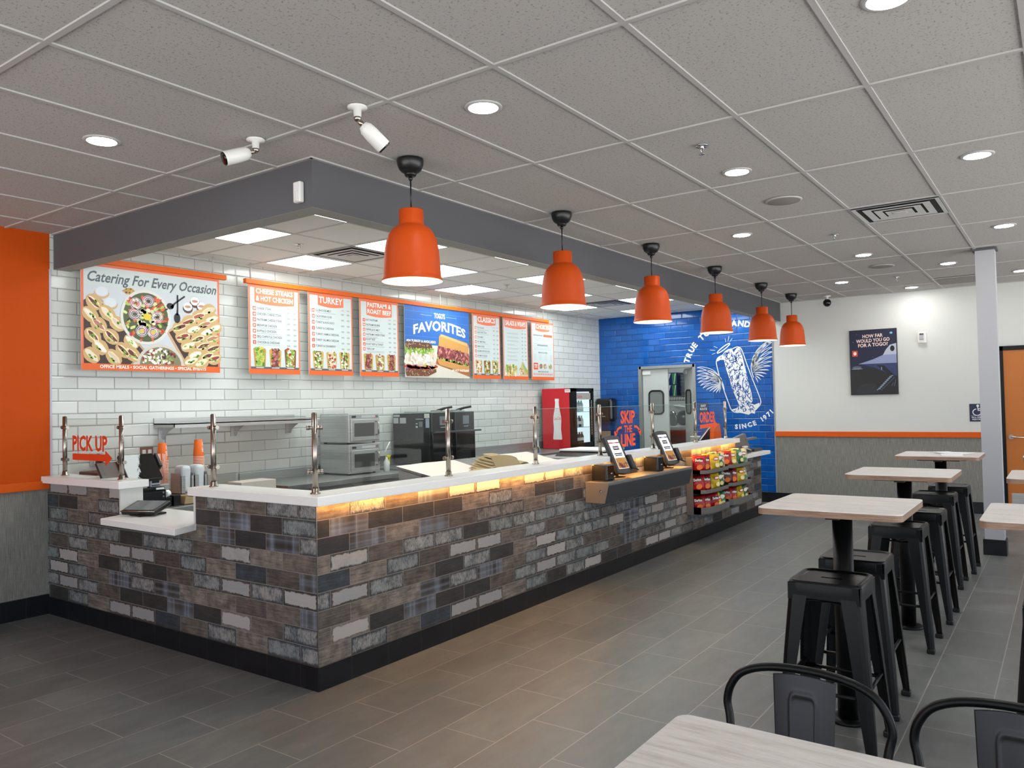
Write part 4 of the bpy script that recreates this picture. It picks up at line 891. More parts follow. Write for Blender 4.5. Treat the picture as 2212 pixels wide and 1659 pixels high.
for x in (3.675, 3.727): obj('socket', B().box(x-.016, x+.016, YB-.014, YB-.01, 1.15, 1.222, .003), M_WPL, t)
t = thing('outlet_box', 'single steel wall outlet with two black plugs behind the PICK UP pane', 'outlet', (3.27, YB, 1.16), 0, 'wall outlets above the pick-up worktop')
obj('plate', B().box(3.22, 3.325, YB-.01, YB, 1.115, 1.225, .002), M_STEEL, t); obj('socket', B().box(3.25, 3.3, YB-.014, YB-.01, 1.13, 1.21, .003), M_WPL, t)
for z in (1.145, 1.195): obj('plug', B().cyl((3.28, YB-.014, z), (3.28, YB-.05, z), .02, .016), M_BLACK, t)
obj('cord', B().tube([(3.28, YB-.05, 1.145), (3.285, YB-.07, 1.08), (3.275, YB-.06, 1.0), (3.285, YB-.06, .96)], .004, 6).tube([(3.28, YB-.05, 1.195), (3.30, YB-.075, 1.12), (3.315, YB-.06, 1.02), (3.315, YB-.06, .96)], .004, 6), M_BLACK, t)

# ------------------------------------------------------------------ pick-up station
t = thing('cash_drawer', 'black steel cash drawer on the worktop behind the pick-up gap', 'cash drawer', (3.25, 5.9, .801))
obj('housing', B().box(3.09, 3.41, 5.73, 6.10, .815, .945, .004), M_BLKM, t); obj('drawer_front', B().box(3.095, 3.395, 5.722, 5.73, .825, .935, .004), M_BLACK, t); obj('lock', B().cyl((3.38, 5.722, .925), (3.38, 5.712, .925), .008).cyl((3.38, 5.722, .895), (3.38, 5.712, .895), .008), M_CHROME, t)
for x in (3.13, 3.37): obj('foot', B().cyl((x, 5.78, .80), (x, 5.78, .816), .015), M_BLACK, t)
t = thing('pos_terminal', 'tilted touch screen till with a glossy black face behind the PICK UP post', 'till', (3.36, 5.75, .945))
R = Matrix.Translation((3.28, 5.80, 1.125)) @ Matrix.Rotation(math.radians(-3), 4, 'Z') @ Matrix.Rotation(math.radians(-41), 4, 'X')
obj('screen_housing', B().box(-.17, .10, -.012, .02, -.125, .125, .006).rot(R), M_DARK, t); D = Dec(R @ Vector((0, -.013, 0)), R.to_3x3() @ Vector((1, 0, 0)), R.to_3x3() @ Vector((0, 0, 1)), .0005)
D.rect(-.16, .094, -.118, .118, mat('till_glass', '#0b0c0e', .03, spec=.6), 0); D.build('screen', t)
obj('back_shell', B().box(-.33, -.13, .03, .05, -.13, .10, .01).rot(R), mat('brown_till_back', '#3b2a26', .4), t); obj('stand', B().box(3.22, 3.31, 5.84, 5.94, .946, 1.06, .01), M_DARK, t)
obj('card_swipe', B().box(.10, .125, -.03, .03, -.02, .11, .006).rot(R), M_BLACK, t)
t = thing('till_printer', 'small white ticket printer on top of the black cash drawer', 'printer', (3.34, 5.8, .946)); wp = mat('pale_printer', '#c3c8d4', .4)
obj('base', B().box(3.19, 3.405, 5.735, 5.93, .946, .968, .004), M_BLACK, t); obj('housing', B().box(3.30, 3.385, 5.76, 5.90, .969, 1.035, .008), wp, t); obj('paper_slot', B().box(3.313, 3.372, 5.756, 5.762, 1.0, 1.022), M_BLACK, t); obj('key_row', B().box(3.31, 3.378, 5.757, 5.761, .979, .986), M_DARK, t); obj('ticket', B().box(3.33, 3.395, 5.728, 5.735, .95, .964), M_PAPER, t)
t = thing('card_tablet', 'black payment tablet on a swivel foot on the pick-up ledge', 'tablet', (2.98, 5.24, .836))
obj('swivel_foot', B().prism([(-.10, -.07), (.10, -.07), (.08, .09), (-.08, .09)], 'z', 0, .012, .003).lathe([(.05, .01), (.04, .03), (.03, .055), (0, .055)], n=20), M_BLACK, t, local=True)
R = Matrix.Translation((-.01, .0, .058)) @ Matrix.Rotation(math.radians(-68), 4, 'Z') @ Matrix.Rotation(math.radians(17), 4, 'X')
obj('tablet_body', B().box(-.135, .135, -.09, .09, -.026, .008, .008).rot(R), M_BLACK, t, local=True); obj('screen', B().box(-.115, .115, -.075, .08, .0082, .0092).rot(R), mat('grey_glass_screen', '#5f6365', .12), t, local=True); obj('bright_rim', B().tube([R @ Vector(p) for p in ((-.135, -.091, .004), (.135, -.091, .004))], .0035, 8), M_TUBE, t, local=True)
tag(obj('leather_case', B().box(3.075, 3.335, 6.12, 6.40, 1.048, 1.088, .008).box(3.09, 3.32, 6.14, 6.38, .0, 1.047, .008), mat('dark_red_case', '#4a2622', .5)), 'flat dark red box behind the PICK UP pane under the outlet', 'box')
tag(obj('selfie_rod', B().tube([(3.29, 6.2, 1.225), (3.40, 5.98, 1.0)], .009, 8), mat('pale_rod', '#b9aca4', .4)), 'thin pale support rod slanting down behind the PICK UP pane', 'rod')
bpy.data.objects['selfie_rod'].name = 'support_rod'
# cups
def make_cup():
    t = thing('paper_cup', '', 'paper cup', (0, 0, 0), 0, 'orange paper cups in stacks')
    H = .15
    obj('cup_body', B().lathe([(0, H), (.031, H), (.033, H-.002), (.0445, .006)], n=24), M_CUP, t, local=True); obj('rim', B().lathe([(.0445, .0045), (.0465, .0045), (.047, .002), (.0465, 0), (.044, 0)], n=24), M_CUPI, t, local=True); return t
SH = .0125
def cup_print(t, H=.15):
    D = []
    vs, fs = [], []
    R0 = random.Random(3)
    def strip(a0, a1, z0, z1):
        n = 3; i0 = len(vs)
        for k in range(n+1):
            a = a0+(a1-a0)*k/n
            for z in (z0, z1): r = .0445-(z-.006)/(H-.006)*.0125+.0006; vs.append((r*math.cos(a), r*math.sin(a), z))
        for k in range(n): fs.append((i0+2*k, i0+2*k+2, i0+2*k+3, i0+2*k+1))
    base = math.radians(-100)
    for k in range(3): strip(base-.35, base+.45, .045+.013*k, .052+.013*k)
    strip(base-.1, base+.25, .10, .125); strip(base+.12, base+.3, .085, .105); strip(base+.0, base+.35, .118, .13)
    me = bpy.data.meshes.new('printed_logo'); me.from_pydata(vs, [], fs); me.materials.append(M_CUPI); o = bpy.data.objects.new('printed_logo', me); C.objects.link(o); o.parent = t
c0 = make_cup(); cup_print(c0)
for si, (x, y, z0, n, nm) in enumerate(((3.66, 6.20, .86, 23, 'left stack beside the straws'), (3.995, 6.2, .86, 24, 'right stack under the wall shelf'))):
    for k in range(n):
        top = k == n-1
        o = c0 if (si == 0 and k == 0) else copy_tree(c0)
        o.location = (x+.0012*math.sin(k), y, z0+SH*k); o.rotation_euler = (0, 0, .03*k)
        o['group'] = 'orange paper cups in the '+nm; o['label'] = ('topmost upside-down orange paper cup of the ' if top else 'orange paper cup nested in the ')+nm
for o in [o for o in C.objects if o.name.startswith('paper_cup')]:
    if 'topmost' not in o['label']:
        for ch in [x for x in C.objects if x.parent == o and x.name.startswith('printed_logo')]: bpy.data.objects.remove(ch)
tag(obj('cup_shelf', B().box(3.48, 4.58, 5.98, YB-.025, .845, .858, .002).box(3.48, 3.486, 5.98, YB-.03, .80, .845).box(4.574, 4.58, 5.98, YB-.03, .80, .845), M_KRAFT), 'thin tan riser board under the cup stacks and lid holders', 'riser')
def lidbox(x, lb):
    t = thing('lid_dispenser', lb, 'dispenser', (x, 6.10, .859), 0, 'steel lid dispensers by the cups')
    b = B(); b.box(-.06, -.056, -.09, .06, 0, .17); b.box(.056, .06, -.09, .06, 0, .17); b.box(-.06, .06, .056, .06, 0, .17); b.box(-.06, .06, -.09, .06, 0, .006); b.box(-.06, -.022, -.09, -.087, 0, .15); b.box(.036, .06, -.09, -.087, 0, .15)
    obj('holder', b, M_STEELY, t, local=True); obj('lid_stack', B().box(-.044, .044, -.084, .05, .008, .235, .03, 4), mat('frosted_lids', '#cfd6da', .5), t, local=True)
lidbox(3.77, 'left steel dispenser holding a white stack of lids between the cup stacks'); lidbox(3.895, 'right steel dispenser holding a white stack of lids beside the taller cup stack')
t = thing('straw_holder', 'small steel holder with striped straws in front of the left cup stack', 'straw holder', (3.56, 6.05, .859)); obj('holder', B().box(-.045, .045, -.04, .04, 0, .10, .004), M_STEELY, t, local=True)
rb = random.Random(2); s0 = None
for k in range(10):
    if s0 is None:
        s0 = tag(obj('drinking_straw', B().cyl((0, 0, 0), (0, 0, .24), .0042, n=8), mat('pink_striped_straw', '#f2b9a6', .5)), 'pale pink drinking straw in the steel holder beside the cups', 'straw', 'pink straws in the steel holder'); o = s0
    else: o = s0.copy(); C.objects.link(o)
    o.location = (3.56+rb.uniform(-.035, .035), 6.05+rb.uniform(-.03, .03), .965); o.rotation_euler = (rb.uniform(-.1, .1), rb.uniform(-.1, .12), 0)
t = thing('label_roll', 'cream roll end beside the black box on the pick-up worktop', 'roll', (3.46, 5.86, .80)); obj('roll', B().cyl((3.435, 5.80, .90), (3.49, 5.84, .90), .028), M_PAPER, t); obj('spindle_stand', B().box(3.425, 3.495, 5.79, 5.87, .80, .875, .004), M_BLACK, t)
tag(obj('black_caddy', B().box(3.505, 3.565, 5.78, 5.93, .801, .885, .004).box(3.51, 3.555, 5.776, 5.78, .84, .845), M_BLACK), 'small black caddy box beside the napkins on the pick-up worktop', 'caddy')
t = thing('napkin_stack', 'stack of tan paper napkins on the pick-up worktop under the riser', 'napkins', (3.66, 5.87, .80)); obj('napkins', B().prism([(3.59, .804), (3.76, .804), (3.76, .84), (3.60, .87)], 'y', 5.77, 5.96, .004), M_KRAFT, t); obj('tray', B().box(3.58, 3.78, 5.76, 5.97, .80, .803), M_DARK, t)
t = thing('carton_box', 'white cardboard box with an orange end on the worktop right of the cups', 'box', (4.40, 5.95, .80)); obj('carton', B().box(4.14, 4.50, 5.80, 6.0, .801, .925, .004), mat('pinkish_board', '#dccfc4', .7), t); obj('orange_end', B().box(4.5005, 4.507, 5.81, 5.99, .81, .915), M_OTRIM, t)
tag(obj('white_mug', B().lathe([(0, 0), (.03, 0), (.036, .03), (.034, .06), (.03, .06), (.028, .02), (0, .015)], (3.245, 5.765, .969), 18), M_WPL), 'small white cup beside the till on the cash drawer', 'cup')

# far end: second till on the low top
t = thing('till_station', 'grey back of a till screen on the low white counter top by the blue wall', 'till', (10.05, 3.6, .846))
obj('screen_back', B().prism([(9.72, 1.045), (10.20, 1.098), (10.24, 1.09), (10.42, .872), (10.36, .866), (9.80, .93)], 'y', 3.49, 3.53, .006), M_GREY, t); obj('stand', B().prism([(9.9, .847), (10.32, .847), (10.2, .99), (9.95, .99)], 'y', 3.53, 3.62), M_GREY, t); obj('card_slot', B().box(10.22, 10.66, 3.48, 3.54, 1.0, 1.03, .006), M_GREY, t)
t = thing('card_reader', 'black card reader lying open on the low counter top', 'card reader', (10.2, 3.45, .846)); obj('base', B().box(10.36, 10.70, 3.42, 3.56, .846, .882, .006), M_CHAR, t); obj('keypad', B().prism([(9.90, .87), (10.2, .85), (10.22, .87), (9.90, .92)], 'y', 3.40, 3.48, .004), M_BLACK, t); obj('receipt', B().box(10.0, 10.12, 3.42, 3.47, .915, .94, .01), M_PINK, t)
obj('screen_bezel', B().prism([(9.88, .925), (9.90, .93), (10.16, .885), (10.14, .88)], 'y', 3.388, 3.40), M_WPL, t)
t = thing('upright_monitor', 'dark order screen leaning back behind the ORDER pane', 'monitor', (10.45, 4.15, 0))
P = [(10.17, 1.00), (10.20, .985), (10.66, .985), (10.68, 1.19), (10.62, 1.19)]
obj('screen', B().prism(P, 'y', 4.10, 4.14, .004), M_BLACK, t); obj('edge_rim', B().tube([(10.17, 4.10, 1.003), (10.62, 4.10, 1.192)], .008, 6), M_WPL, t); obj('pedestal', B().box(10.3, 10.5, 4.14, 4.3, 0, 1.05, .01), M_STEELY, t)
tag(obj('orange_carton', B().prism([(10.33, .86), (10.70, .86), (10.58, 1.215), (10.38, 1.215)], 'y', 3.97, 4.03, .004), M_OTRIM), 'orange cardboard display card standing behind the ORDER pane', 'display card')
tag(obj('till_cabinet', B().box(9.2, 10.74, 3.95, 4.09, 0, .858, .004), M_STEELY), 'steel cabinet behind the low counter top end', 'cabinet')

# store room glimpsed through the doorway
t = thing('wire_rack', 'black wire shelving rack in the store room', 'shelving', (13.9, 5.95, 0))
for x in (13.55, 14.2):
    for y in (5.6, 6.65): obj('post', B().cyl((x, y, 0), (x, y, 1.75), .013, n=8), M_BLACK, t)
for z in (.3, .95, 1.62):
    b = B().tube([(13.55, 5.6, z), (14.2, 5.6, z), (14.2, 6.65, z), (13.55, 6.65, z)], .006, 6, True).tube([(13.55, 5.6, z-.07), (14.2, 5.6, z-.07), (14.2, 6.65, z-.07), (13.55, 6.65, z-.07)], .006, 6, True)
    for k in range(22): b.cyl((13.55, 5.6+.05*k, z), (14.2, 5.6+.05*k, z), .0035, n=6); b.tube([(13.55, 5.6+.05*k, z), (13.55, 5.62+.05*k, z-.07)], .003, 5)
    obj('wire_shelf', b, M_BLACK, t)
for k, (y, z) in enumerate(((6.08, 1.632), (6.08, 1.85))):
    t = thing('supply_box', '%s blue and green printed carton on the store room rack' % ('lower' if k == 0 else 'upper'), 'carton', (13.8, y, z), 0, 'printed cartons on the store room rack')
    obj('carton', B().box(13.56, 14.0, y-.2, y+.2, z, z+.215, .004), mat('navy_carton', '#22306e', .5), t)
    D = Dec((13.5595, y+.2, z), (0, -1, 0), (0, 0, 1)); D.poly([(.17, .0), (.21, .0), (.28, .2), (.24, .2)], ink('#e6e9ec'), 1); D.poly([(.31, .0), (.39, .0), (.39, .2), (.30, .2)], ink('#3f8f56'), 1); D.poly([(.33, .0), (.35, .0), (.38, .2), (.36, .2)], ink('#dfe6e2'), 2); D.rect(.02, .12, .06, .14, ink('#e6e9ec'), 1); D.build('printing', t)
for k in range(3):
    t = thing('cup_carton', 'clear tub stack, %s from the left on the store room rack' % ORD[k], 'tub stack', (13.7, 5.81-.135*k, 1.632), 0, 'clear tub stacks on the store room rack')
    for j in range(6): obj('tub', B().lathe([(0, 0), (.05, 0), (.062, .075), (.065, .078), (.065, .085)], (0, 0, .062*j), 14), mat('frosted_tub', '#cfd6d4', .3), t, local=True)
t = thing('meat_slicer', 'grey and white food slicer on a table in the store room', 'slicer', (12.9, 5.55, .95)); sg = mat('slicer_grey', '#8b8f8e', .3, .5)
obj('base', B().box(12.68, 13.25, 5.30, 5.85, .955, 1.10, .03, 3), M_WPL, t); obj('motor_housing', B().sphere((12.95, 5.50, 1.24), .15, (1, 1, .9)), sg, t); obj('blade', B().cyl((12.88, 5.72, 1.22), (12.92, 5.70, 1.22), .14, n=28), M_CHROME, t); obj('carriage', B().prism([(5.28, 1.33), (5.56, 1.42), (5.6, 1.47), (5.28, 1.42)], 'x', 12.72, 13.0, .01), M_WPL, t); obj('handle', B().cyl((12.74, 5.65, 1.3), (12.70, 5.78, 1.48), .02), M_WPL, t)
tag(obj('store_table', B().box(12.55, 13.4, 5.15, 6.0, .91, .95, .004).box(12.6, 12.64, 5.2, 5.24, 0, .91).box(13.3, 13.34, 5.2, 5.24, 0, .91).box(12.6, 12.64, 5.91, 5.95, 0, .91).box(13.3, 13.34, 5.91, 5.95, 0, .91), M_STEELT), 'steel table in the store room under the slicer', 'table')
tag(obj('red_box', B().box(12.38, 12.5, 5.2, 5.55, .0, 1.06, .01), mat('dark_red_box', '#6e2a22', .5)), 'tall dark red carton just inside the store room doorway', 'carton')
tl = thing('store_fill_light', 'unseen ceiling light panel added to light the store room', 'ceiling light', (13.4, 6.0, ZC+.018)); obj('frame', B().box(12.78, 14.02, 5.68, 6.32, ZC+.008, ZC+.02), M_VENT, tl); obj('diffuser', B().box(12.8, 14.0, 5.7, 6.3, ZC+.004, ZC+.0079), M_TROF, tl)  # out-of-view panel added so the store room is lit
# ------------------------------------------------------------------ menu boards
MY = 6.40; MT, MBt = 2.764, 1.895
I = ink
CORAL, ORG, GR = I('#e4744f'), I('#e2611f'), I('#54585c')
PAP = mat('menu_paper', '#c6d0cf', .45)
def rail(lb, x0, x1, rods):
    t = thing('sign_rail', lb, 'rail', ((x0+x1)/2, MY, MT), 0, 'orange sign rails hung from the kitchen ceiling')
    obj('bar', B().box(x0, x1, MY-.022, MY+.022, MT, MT+.045, .002), M_ORAIL, t)
    for x in rods: obj('hanging_rod', B().cyl((x, MY, MT+.045), (x, MY, ZC), .008, n=10), M_VENT, t)
rail('shorter orange sign rail over the catering poster', 3.09, 4.42, [3.2, 4.29])
rail('long orange sign rail carrying the seven menu boards', 4.63, 10.0, [4.70, 7.50, 9.87])
def blob(D, u, v, r, cols, n, rng, L=3, sx=1, sy=1, k=6):
    for q in range(n):
        D.ell(u+rng.uniform(-r, r)*sx, v+rng.uniform(-r, r)*sy, r*rng.uniform(.12, .3)*min(sx, 1.4), r*rng.uniform(.12, .3)*min(sy, 1.4), I(rng.choice(cols)), L+.03*q, k, rng.uniform(0, 3), .35, rng)
SALAD = ['#7fa63a', '#a9c45a', '#5d8a2c']; MEAT = ['#8a3a3a', '#6e2c30', '#a65a52', '#b7776a']; TURK = ['#e8dccb', '#d9c4ae', '#f2eadf']; RED = ['#b5342a', '#c9503c', '#94261f']
def hero(D, u, v, w_, h_, kind, rng):
    """a sub seen end-up: bun, fillings, bun"""
    bun = {0: '#b98a3c', 1: '#c99a45', 2: '#c79a5a', 3: '#7a4a2a'}[kind % 4]
    D.poly([(u-w_*.5, v+h_*.93), (u-w_*.34, v+h_), (u-w_*.2, v+h_*.96), (u-w_*.18, v), (u-w_*.40, v)], I(bun), 2); D.poly([(u+w_*.22, v+h_*.95), (u+w_*.4, v+h_*.97), (u+w_*.5, v+h_*.88), (u+w_*.44, v), (u+w_*.22, v)], I(bun), 2)
    D.poly([(u-w_*.28, v+h_*.97), (u+w_*.3, v+h_*.97), (u+w_*.3, v), (u-w_*.26, v)], I({0: '#a9b45a', 1: '#6b2f2c', 2: '#cbb489', 3: '#8c9a4a'}[kind % 4]), 2.2)
    pal = [SALAD+['#e0b93c'], MEAT, TURK+RED, RED+TURK+SALAD, MEAT+TURK, SALAD+TURK][kind % 6]
    for q in range(46): D.ell(u+w_*rng.uniform(-.3, .32), v+h_*rng.uniform(.03, .98), w_*rng.uniform(.05, .13), w_*rng.uniform(.05, .13), I(rng.choice(pal)), 3+.02*q, 6, rng.uniform(0, 3), .4, rng)
    for q in range(12): D.ell(u+w_*(-.27 if q % 2 else .27)+w_*rng.uniform(-.06, .06), v+h_*rng.uniform(.03, .95), w_*.07, w_*.06, I(rng.choice(SALAD)), 4, 6, 0, .4, rng)
def board(lb, x0, w_, name='menu_board'):
    t = thing(name, lb, 'menu board', (x0+w_/2, MY, MBt), 0, 'menu boards on the long orange rail' if name == 'menu_board' else None)
    obj('panel', B().box(x0, x0+w_, MY-.003, MY+.003, MBt, MT), M_WPL, t)
    return t, Dec((x0, MY-.0036, MBt), (1, 0, 0), (0, 0, 1))
Hm = MT-MBt
def menu(lb, x0, w_, title, rows, heroes, seed, tw=.55, th=.10, extra=None):
    t, D = board(lb, x0, w_); r = random.Random(seed)
    D.rect(0, w_, 0, Hm, CORAL, 0); e = w_*.03; D.rect(e, w_-e, .05, Hm-.03, PAP, 1); D.rect(0, w_, 0, .045, ORG, 1)
    bw, c_ = w_*tw, w_*.5; n = len(title); bh = th*n
    D.poly([(c_-bw/2, Hm-.005), (c_+bw/2, Hm-.005), (c_+bw/2, Hm-.03-bh)]+[(c_+bw/2*(1-2*k/8), Hm-.03-bh-.018*math.sin(PI*k/8)) for k in range(1, 8)]+[(c_-bw/2, Hm-.03-bh)], CORAL, 2)
    lim = bw*.93
    for i, s in enumerate(title):
        vs, _ = text_mesh(s, .022); ww = (max(p[0] for p in vs)-min(p[0] for p in vs))*(th*.66)/CAP
        D.text(s, c_, Hm-.03-th*(i+.75), th*.66, I('#fbf3ee'), 3, 'c', min(ww, lim), bold=.022)
    if heroes:
        for k, kind in enumerate(heroes): hero(D, w_*(.2+.3*k), .072, w_*.24, .185-.008*(k % 2), kind, r)
        D.rect(e, w_-e, .05, .069, I('#55595c'), 5)
        for k in range(len(heroes)): D.rect(w_*(.2+.3*k)-.045, w_*(.2+.3*k)+.045, .056, .063, I('#d9dcdb'), 6)
    top = Hm-.06-bh-.035; bot = .30
    for k, row in enumerate(rows):
        v = top-(top-bot)*k/max(1, len(rows)-1) if len(rows) > 1 else top
        num, name = row[0], row[1]
        if num: D.rect(w_*.075, w_*.135, v-.012, v+.024, I('#e0512c'), 2); D.text(num, w_*.105, v-.004, .019, I('#ffffff'), 3, 'c', .012*len(num), bold=.03)
        if name:
            vs, _ = text_mesh(name, .012); ww = (max(p[0] for p in vs)-min(p[0] for p in vs))*.022/CAP; D.text(name, w_*.155, v-.002, .022, GR, 2, 'l', min(ww*.82, w_*.52), bold=.012)
        for q in range(row[2] if len(row) > 2 else 1): D.rect(w_*.155, w_*(.155+r.uniform(.28, .5)), v-.020-.013*q, v-.014-.013*q, I('#a9b1b2'), 2)
        for px_ in (.77, .90): D.rect(w_*(px_-.035), w_*(px_+.03), v-.022, v-.006, I('#a3abad'), 2); D.rect(w_*(px_-.03), w_*(px_+.025), v-.030, v-.027, I('#c0c6c7'), 2)
    if rows:
        for px_ in (.77, .90): D.rect(w_*(px_-.03), w_*(px_+.03), top+.028, top+.034, I('#c98a78'), 2)
        D.rect(w_*.70, w_*.95, top+.020, top+.022, I('#b3babb'), 2)
    if extra: extra(D, w_, r)
    D.build('printed_menu', t)
MX = [4.67+0, 5.400, 6.125, 6.848, 8.146, 8.836, 9.537]
MX = [x-.012 for x in (4.680, 5.407, 6.130, 6.852, 8.155, 8.840, 9.545)]; Wm = .612
menu('menu board headed CHEESE STEAKS & HOT CHICKEN, nearest on the long rail', MX[0], Wm, ['CHEESE STEAKS', '& HOT CHICKEN'], [('33', 'CHEESE STEAK', 2), ('40', 'CHICKEN CHEESE STEAK', 0), ('35', 'PASTRAMI CHEESE STEAK', 0), ('37', 'BREWPUB CHICKEN', 1), ('39', 'BUFFALO CHICKEN', 1), ('34', 'BBQ CHIPOTLE CHICKEN', 1), ('5', 'CHICKEN & CHEDDAR', 1)], [0, 1, 3], 1, .78, .072)
menu('menu board headed TURKEY', MX[1], Wm, ['TURKEY'], [('31', 'CLUBHOUSE MELT', 1), ('30', 'CALIFORNIA CLUB', 1), ('24', 'TURKEY & AVOCADO', 0), ('3', 'TURKEY & CHEDDAR', 0), ('20', 'TURKEY, HAM & CHEDDAR', 0), ('4', 'TURKEY, SALAMI & CHEDDAR', 0), ('8', 'TURKEY & CRANBERRY', 0)], [5, 2, 5], 2, .58, .10)
menu('menu board headed PASTRAMI & ROAST BEEF', MX[2], Wm, ['PASTRAMI &', 'ROAST BEEF'], [('9', 'HOT PASTRAMI', 0), ('10', 'PASTRAMI REUBEN', 1), ('12', 'PEPPER JACK MELT', 1), ('35', 'PASTRAMI CHEESE STEAK', 2), ('7', 'ROAST BEEF', 1), ('6', 'ROAST BEEF & TURKEY', 1), ('32', 'TRIPLE DIP', 2)], [1, 4, 1], 3, .66, .074)
menu('menu board headed CLASSICS', MX[4], Wm, ['CLASSICS'], [('16', 'THE ITALIAN', 2), ('15', 'ALBACORE TUNA', 1), ('18', 'TUNA MELT', 1), ('14', 'HOT MEATBALL', 1), ('2', 'HAM & SWISS', 1), ('11', 'SALAMI & PROVOLONE', 1), ('21', 'ULTIMATE VEGGIE', 1)], [2, 3, 5], 4, .68, .10)
def salads(D, w_, r):
    D.ell(w_*.3, .13, .15, .085, I('#c9bfa0'), 2, 20); blob(D, w_*.3, .13, .085, SALAD+['#c9a25a', '#e0c88a', '#8c5a3a', '#f0e6cf'], 70, r, 3, 1.5, .85)
    D.poly([(w_*.62, .06), (w_*.74, .26), (w_*.80, .25), (w_*.98, .08), (w_*.95, .06)], I('#c7b07a'), 2); D.poly([(w_*.76, .25), (w_*.98, .13), (w_*.96, .07), (w_*.80, .16)], I('#8fae5a'), 3); blob(D, w_*.7, .12, .05, SALAD+RED+TURK, 26, r, 4)
menu('menu board headed SALADS & WRAPS', MX[5], Wm, ['SALADS & WRAPS'], [('', '', 2)]*8, [], 5, .86, .10, salads)
def choices(D, w_, r):
    D.rect(w_*.08, w_*.5, .655, .675, I('#8f979b'), 2); D.rect(w_*.53, w_*.93, .648, .684, I('#e0653a'), 2)
    for k in range(2): D.rect(w_*(.13+.04*k), w_*(.87-.05*k), .615-.025*k, .622-.025*k, I('#aab1b3'), 2)
    D.rect(w_*.07, w_*.93, .535, .537, GR, 2); D.rect(w_*.07, w_*.93, .503, .505, GR, 2); D.rect(w_*.25, w_*.72, .512, .528, I('#7c8488'), 2)
    for k in range(2): D.rect(w_*.12, w_*.88, .475-.022*k, .482-.022*k, I('#b3babb'), 2)
    D.text('BREADS & SIZES', w_*.5, .40, .02, GR, 2, 'c', w_*.4)
    for a in range(4):
        for k in range(5): D.rect(w_*(.08+.24*a), w_*(.2+.24*a), .375-.02*k, .380-.02*k, I('#b3babb'), 2)
    D.rect(w_*.08, w_*.27, .155, .255, I('#e0512c'), 2); D.rect(w_*.11, w_*.24, .215, .23, I('#f5e6df'), 3); D.rect(w_*.12, w_*.23, .185, .2, I('#f5e6df'), 3)
    for u, cc in ((.40, MEAT), (.58, TURK+RED), (.82, SALAD+TURK)): D.ell(w_*u, .205, .045, .038, I('#a88a5a'), 2); blob(D, w_*u, .205, .035, cc, 18, r, 3)
    D.text('MINI SANDWICHES', w_*.5, .115, .02, GR, 2, 'c', w_*.46)
    for k in range(11): D.rect(w_*(.07+.079*k), w_*(.07+.079*k+.055), .075, .10, I('#dd8f80'), 2)
    D.rect(w_*.15, w_*.85, .057, .061, I('#b3babb'), 2)
menu('menu board headed CHOICES, farthest on the long rail', MX[6], Wm, ['CHOICES'], [], [], 6, .62, .10, choices)
# favourites poster
WF = 1.225; t, D = board('wide blue FAVORITES menu board with two big sandwiches', MX[3], WF); r = random.Random(8); BL = I('#2463b4')
D.rect(0, WF, 0, Hm, I('#cfcabd'), 0); D.rect(0, WF, .40, Hm, BL, 1)
for k, v in enumerate((.5, .60, .70, .80)):
    D.line([(0, v), (WF, v)], .004, I('#4b86cc'), 1.5)
    for q in range(4): D.line([(.32*q+(.16 if k % 2 else 0), v), (.32*q+(.16 if k % 2 else 0), min(Hm, v+.1))], .004, I('#4b86cc'), 1.5)
D.text('TOGO\'S', WF*.52, .742, .062, I('#f4f4f2'), 3, 'c', .21, bold=.03); D.rect(.28, .49, .765, .769, I('#a9c6ea'), 3); D.rect(.76, .97, .765, .769, I('#a9c6ea'), 3)
D.text('FAVORITES', WF*.53, .575, .118, I('#f4f4f2'), 3, 'c', 1.0, bold=.03, warp=lambda a, b: (a, b*(1-.10*(a/.5)**2)+.012-.065*(a/.5)**2))
D.text('#24 TURKEY & AVOCADO', .29, .425, .030, I('#f7f7f4'), 4, 'c', .53, bold=.03)
D.poly([(.55, .17), (1.225, .02), (1.225, .30), (.6, .31)], I('#a8683c'), 1.6)
for k in range(5): D.line([(.56, .18+.02*k), (1.22, .05+.035*k)], .003, I('#8f5530'), 1.8)
# pastrami
D.poly([(.60, .37), (.62, .52), (.66, .55), (1.18, .46), (1.21, .42), (1.2, .30)], I('#c8924c'), 5); D.poly([(.64, .52), (.67, .545), (1.17, .455), (1.18, .42)], I('#dcae6a'), 5.2)
D.poly([(.58, .30), (.60, .40), (1.21, .32), (1.22, .14), (1.16, .12), (.60, .22)], I('#7c2f34'), 5.4)
for q in range(120):
    a = r.uniform(0, 1); D.ell(.59+.62*a, (.33-.10*a)+r.uniform(-.075, .085), r.uniform(.012, .034), r.uniform(.008, .02), I(r.choice(MEAT+['#c98a80', '#5e2228'])), 5.6+.008*q, 7, r.uniform(0, 3), .35, r)
for q in range(60):
    a = r.uniform(0, 1); D.ell(.59+.62*a, .235-.075*a+r.uniform(-.03, .02), r.uniform(.012, .028), r.uniform(.01, .018), I(r.choice(SALAD)), 7, 7, r.uniform(0, 3), .35, r)
D.poly([(.575, .21), (.60, .235), (1.15, .155), (1.21, .17), (1.215, .10), (1.15, .075), (.62, .16)], I('#c58f4d'), 7.4)
D.text('#9 HOT PASTRAMI', 1.03, .085, .028, I('#f3e6d8'), 8, 'c', .34, bold=.03)
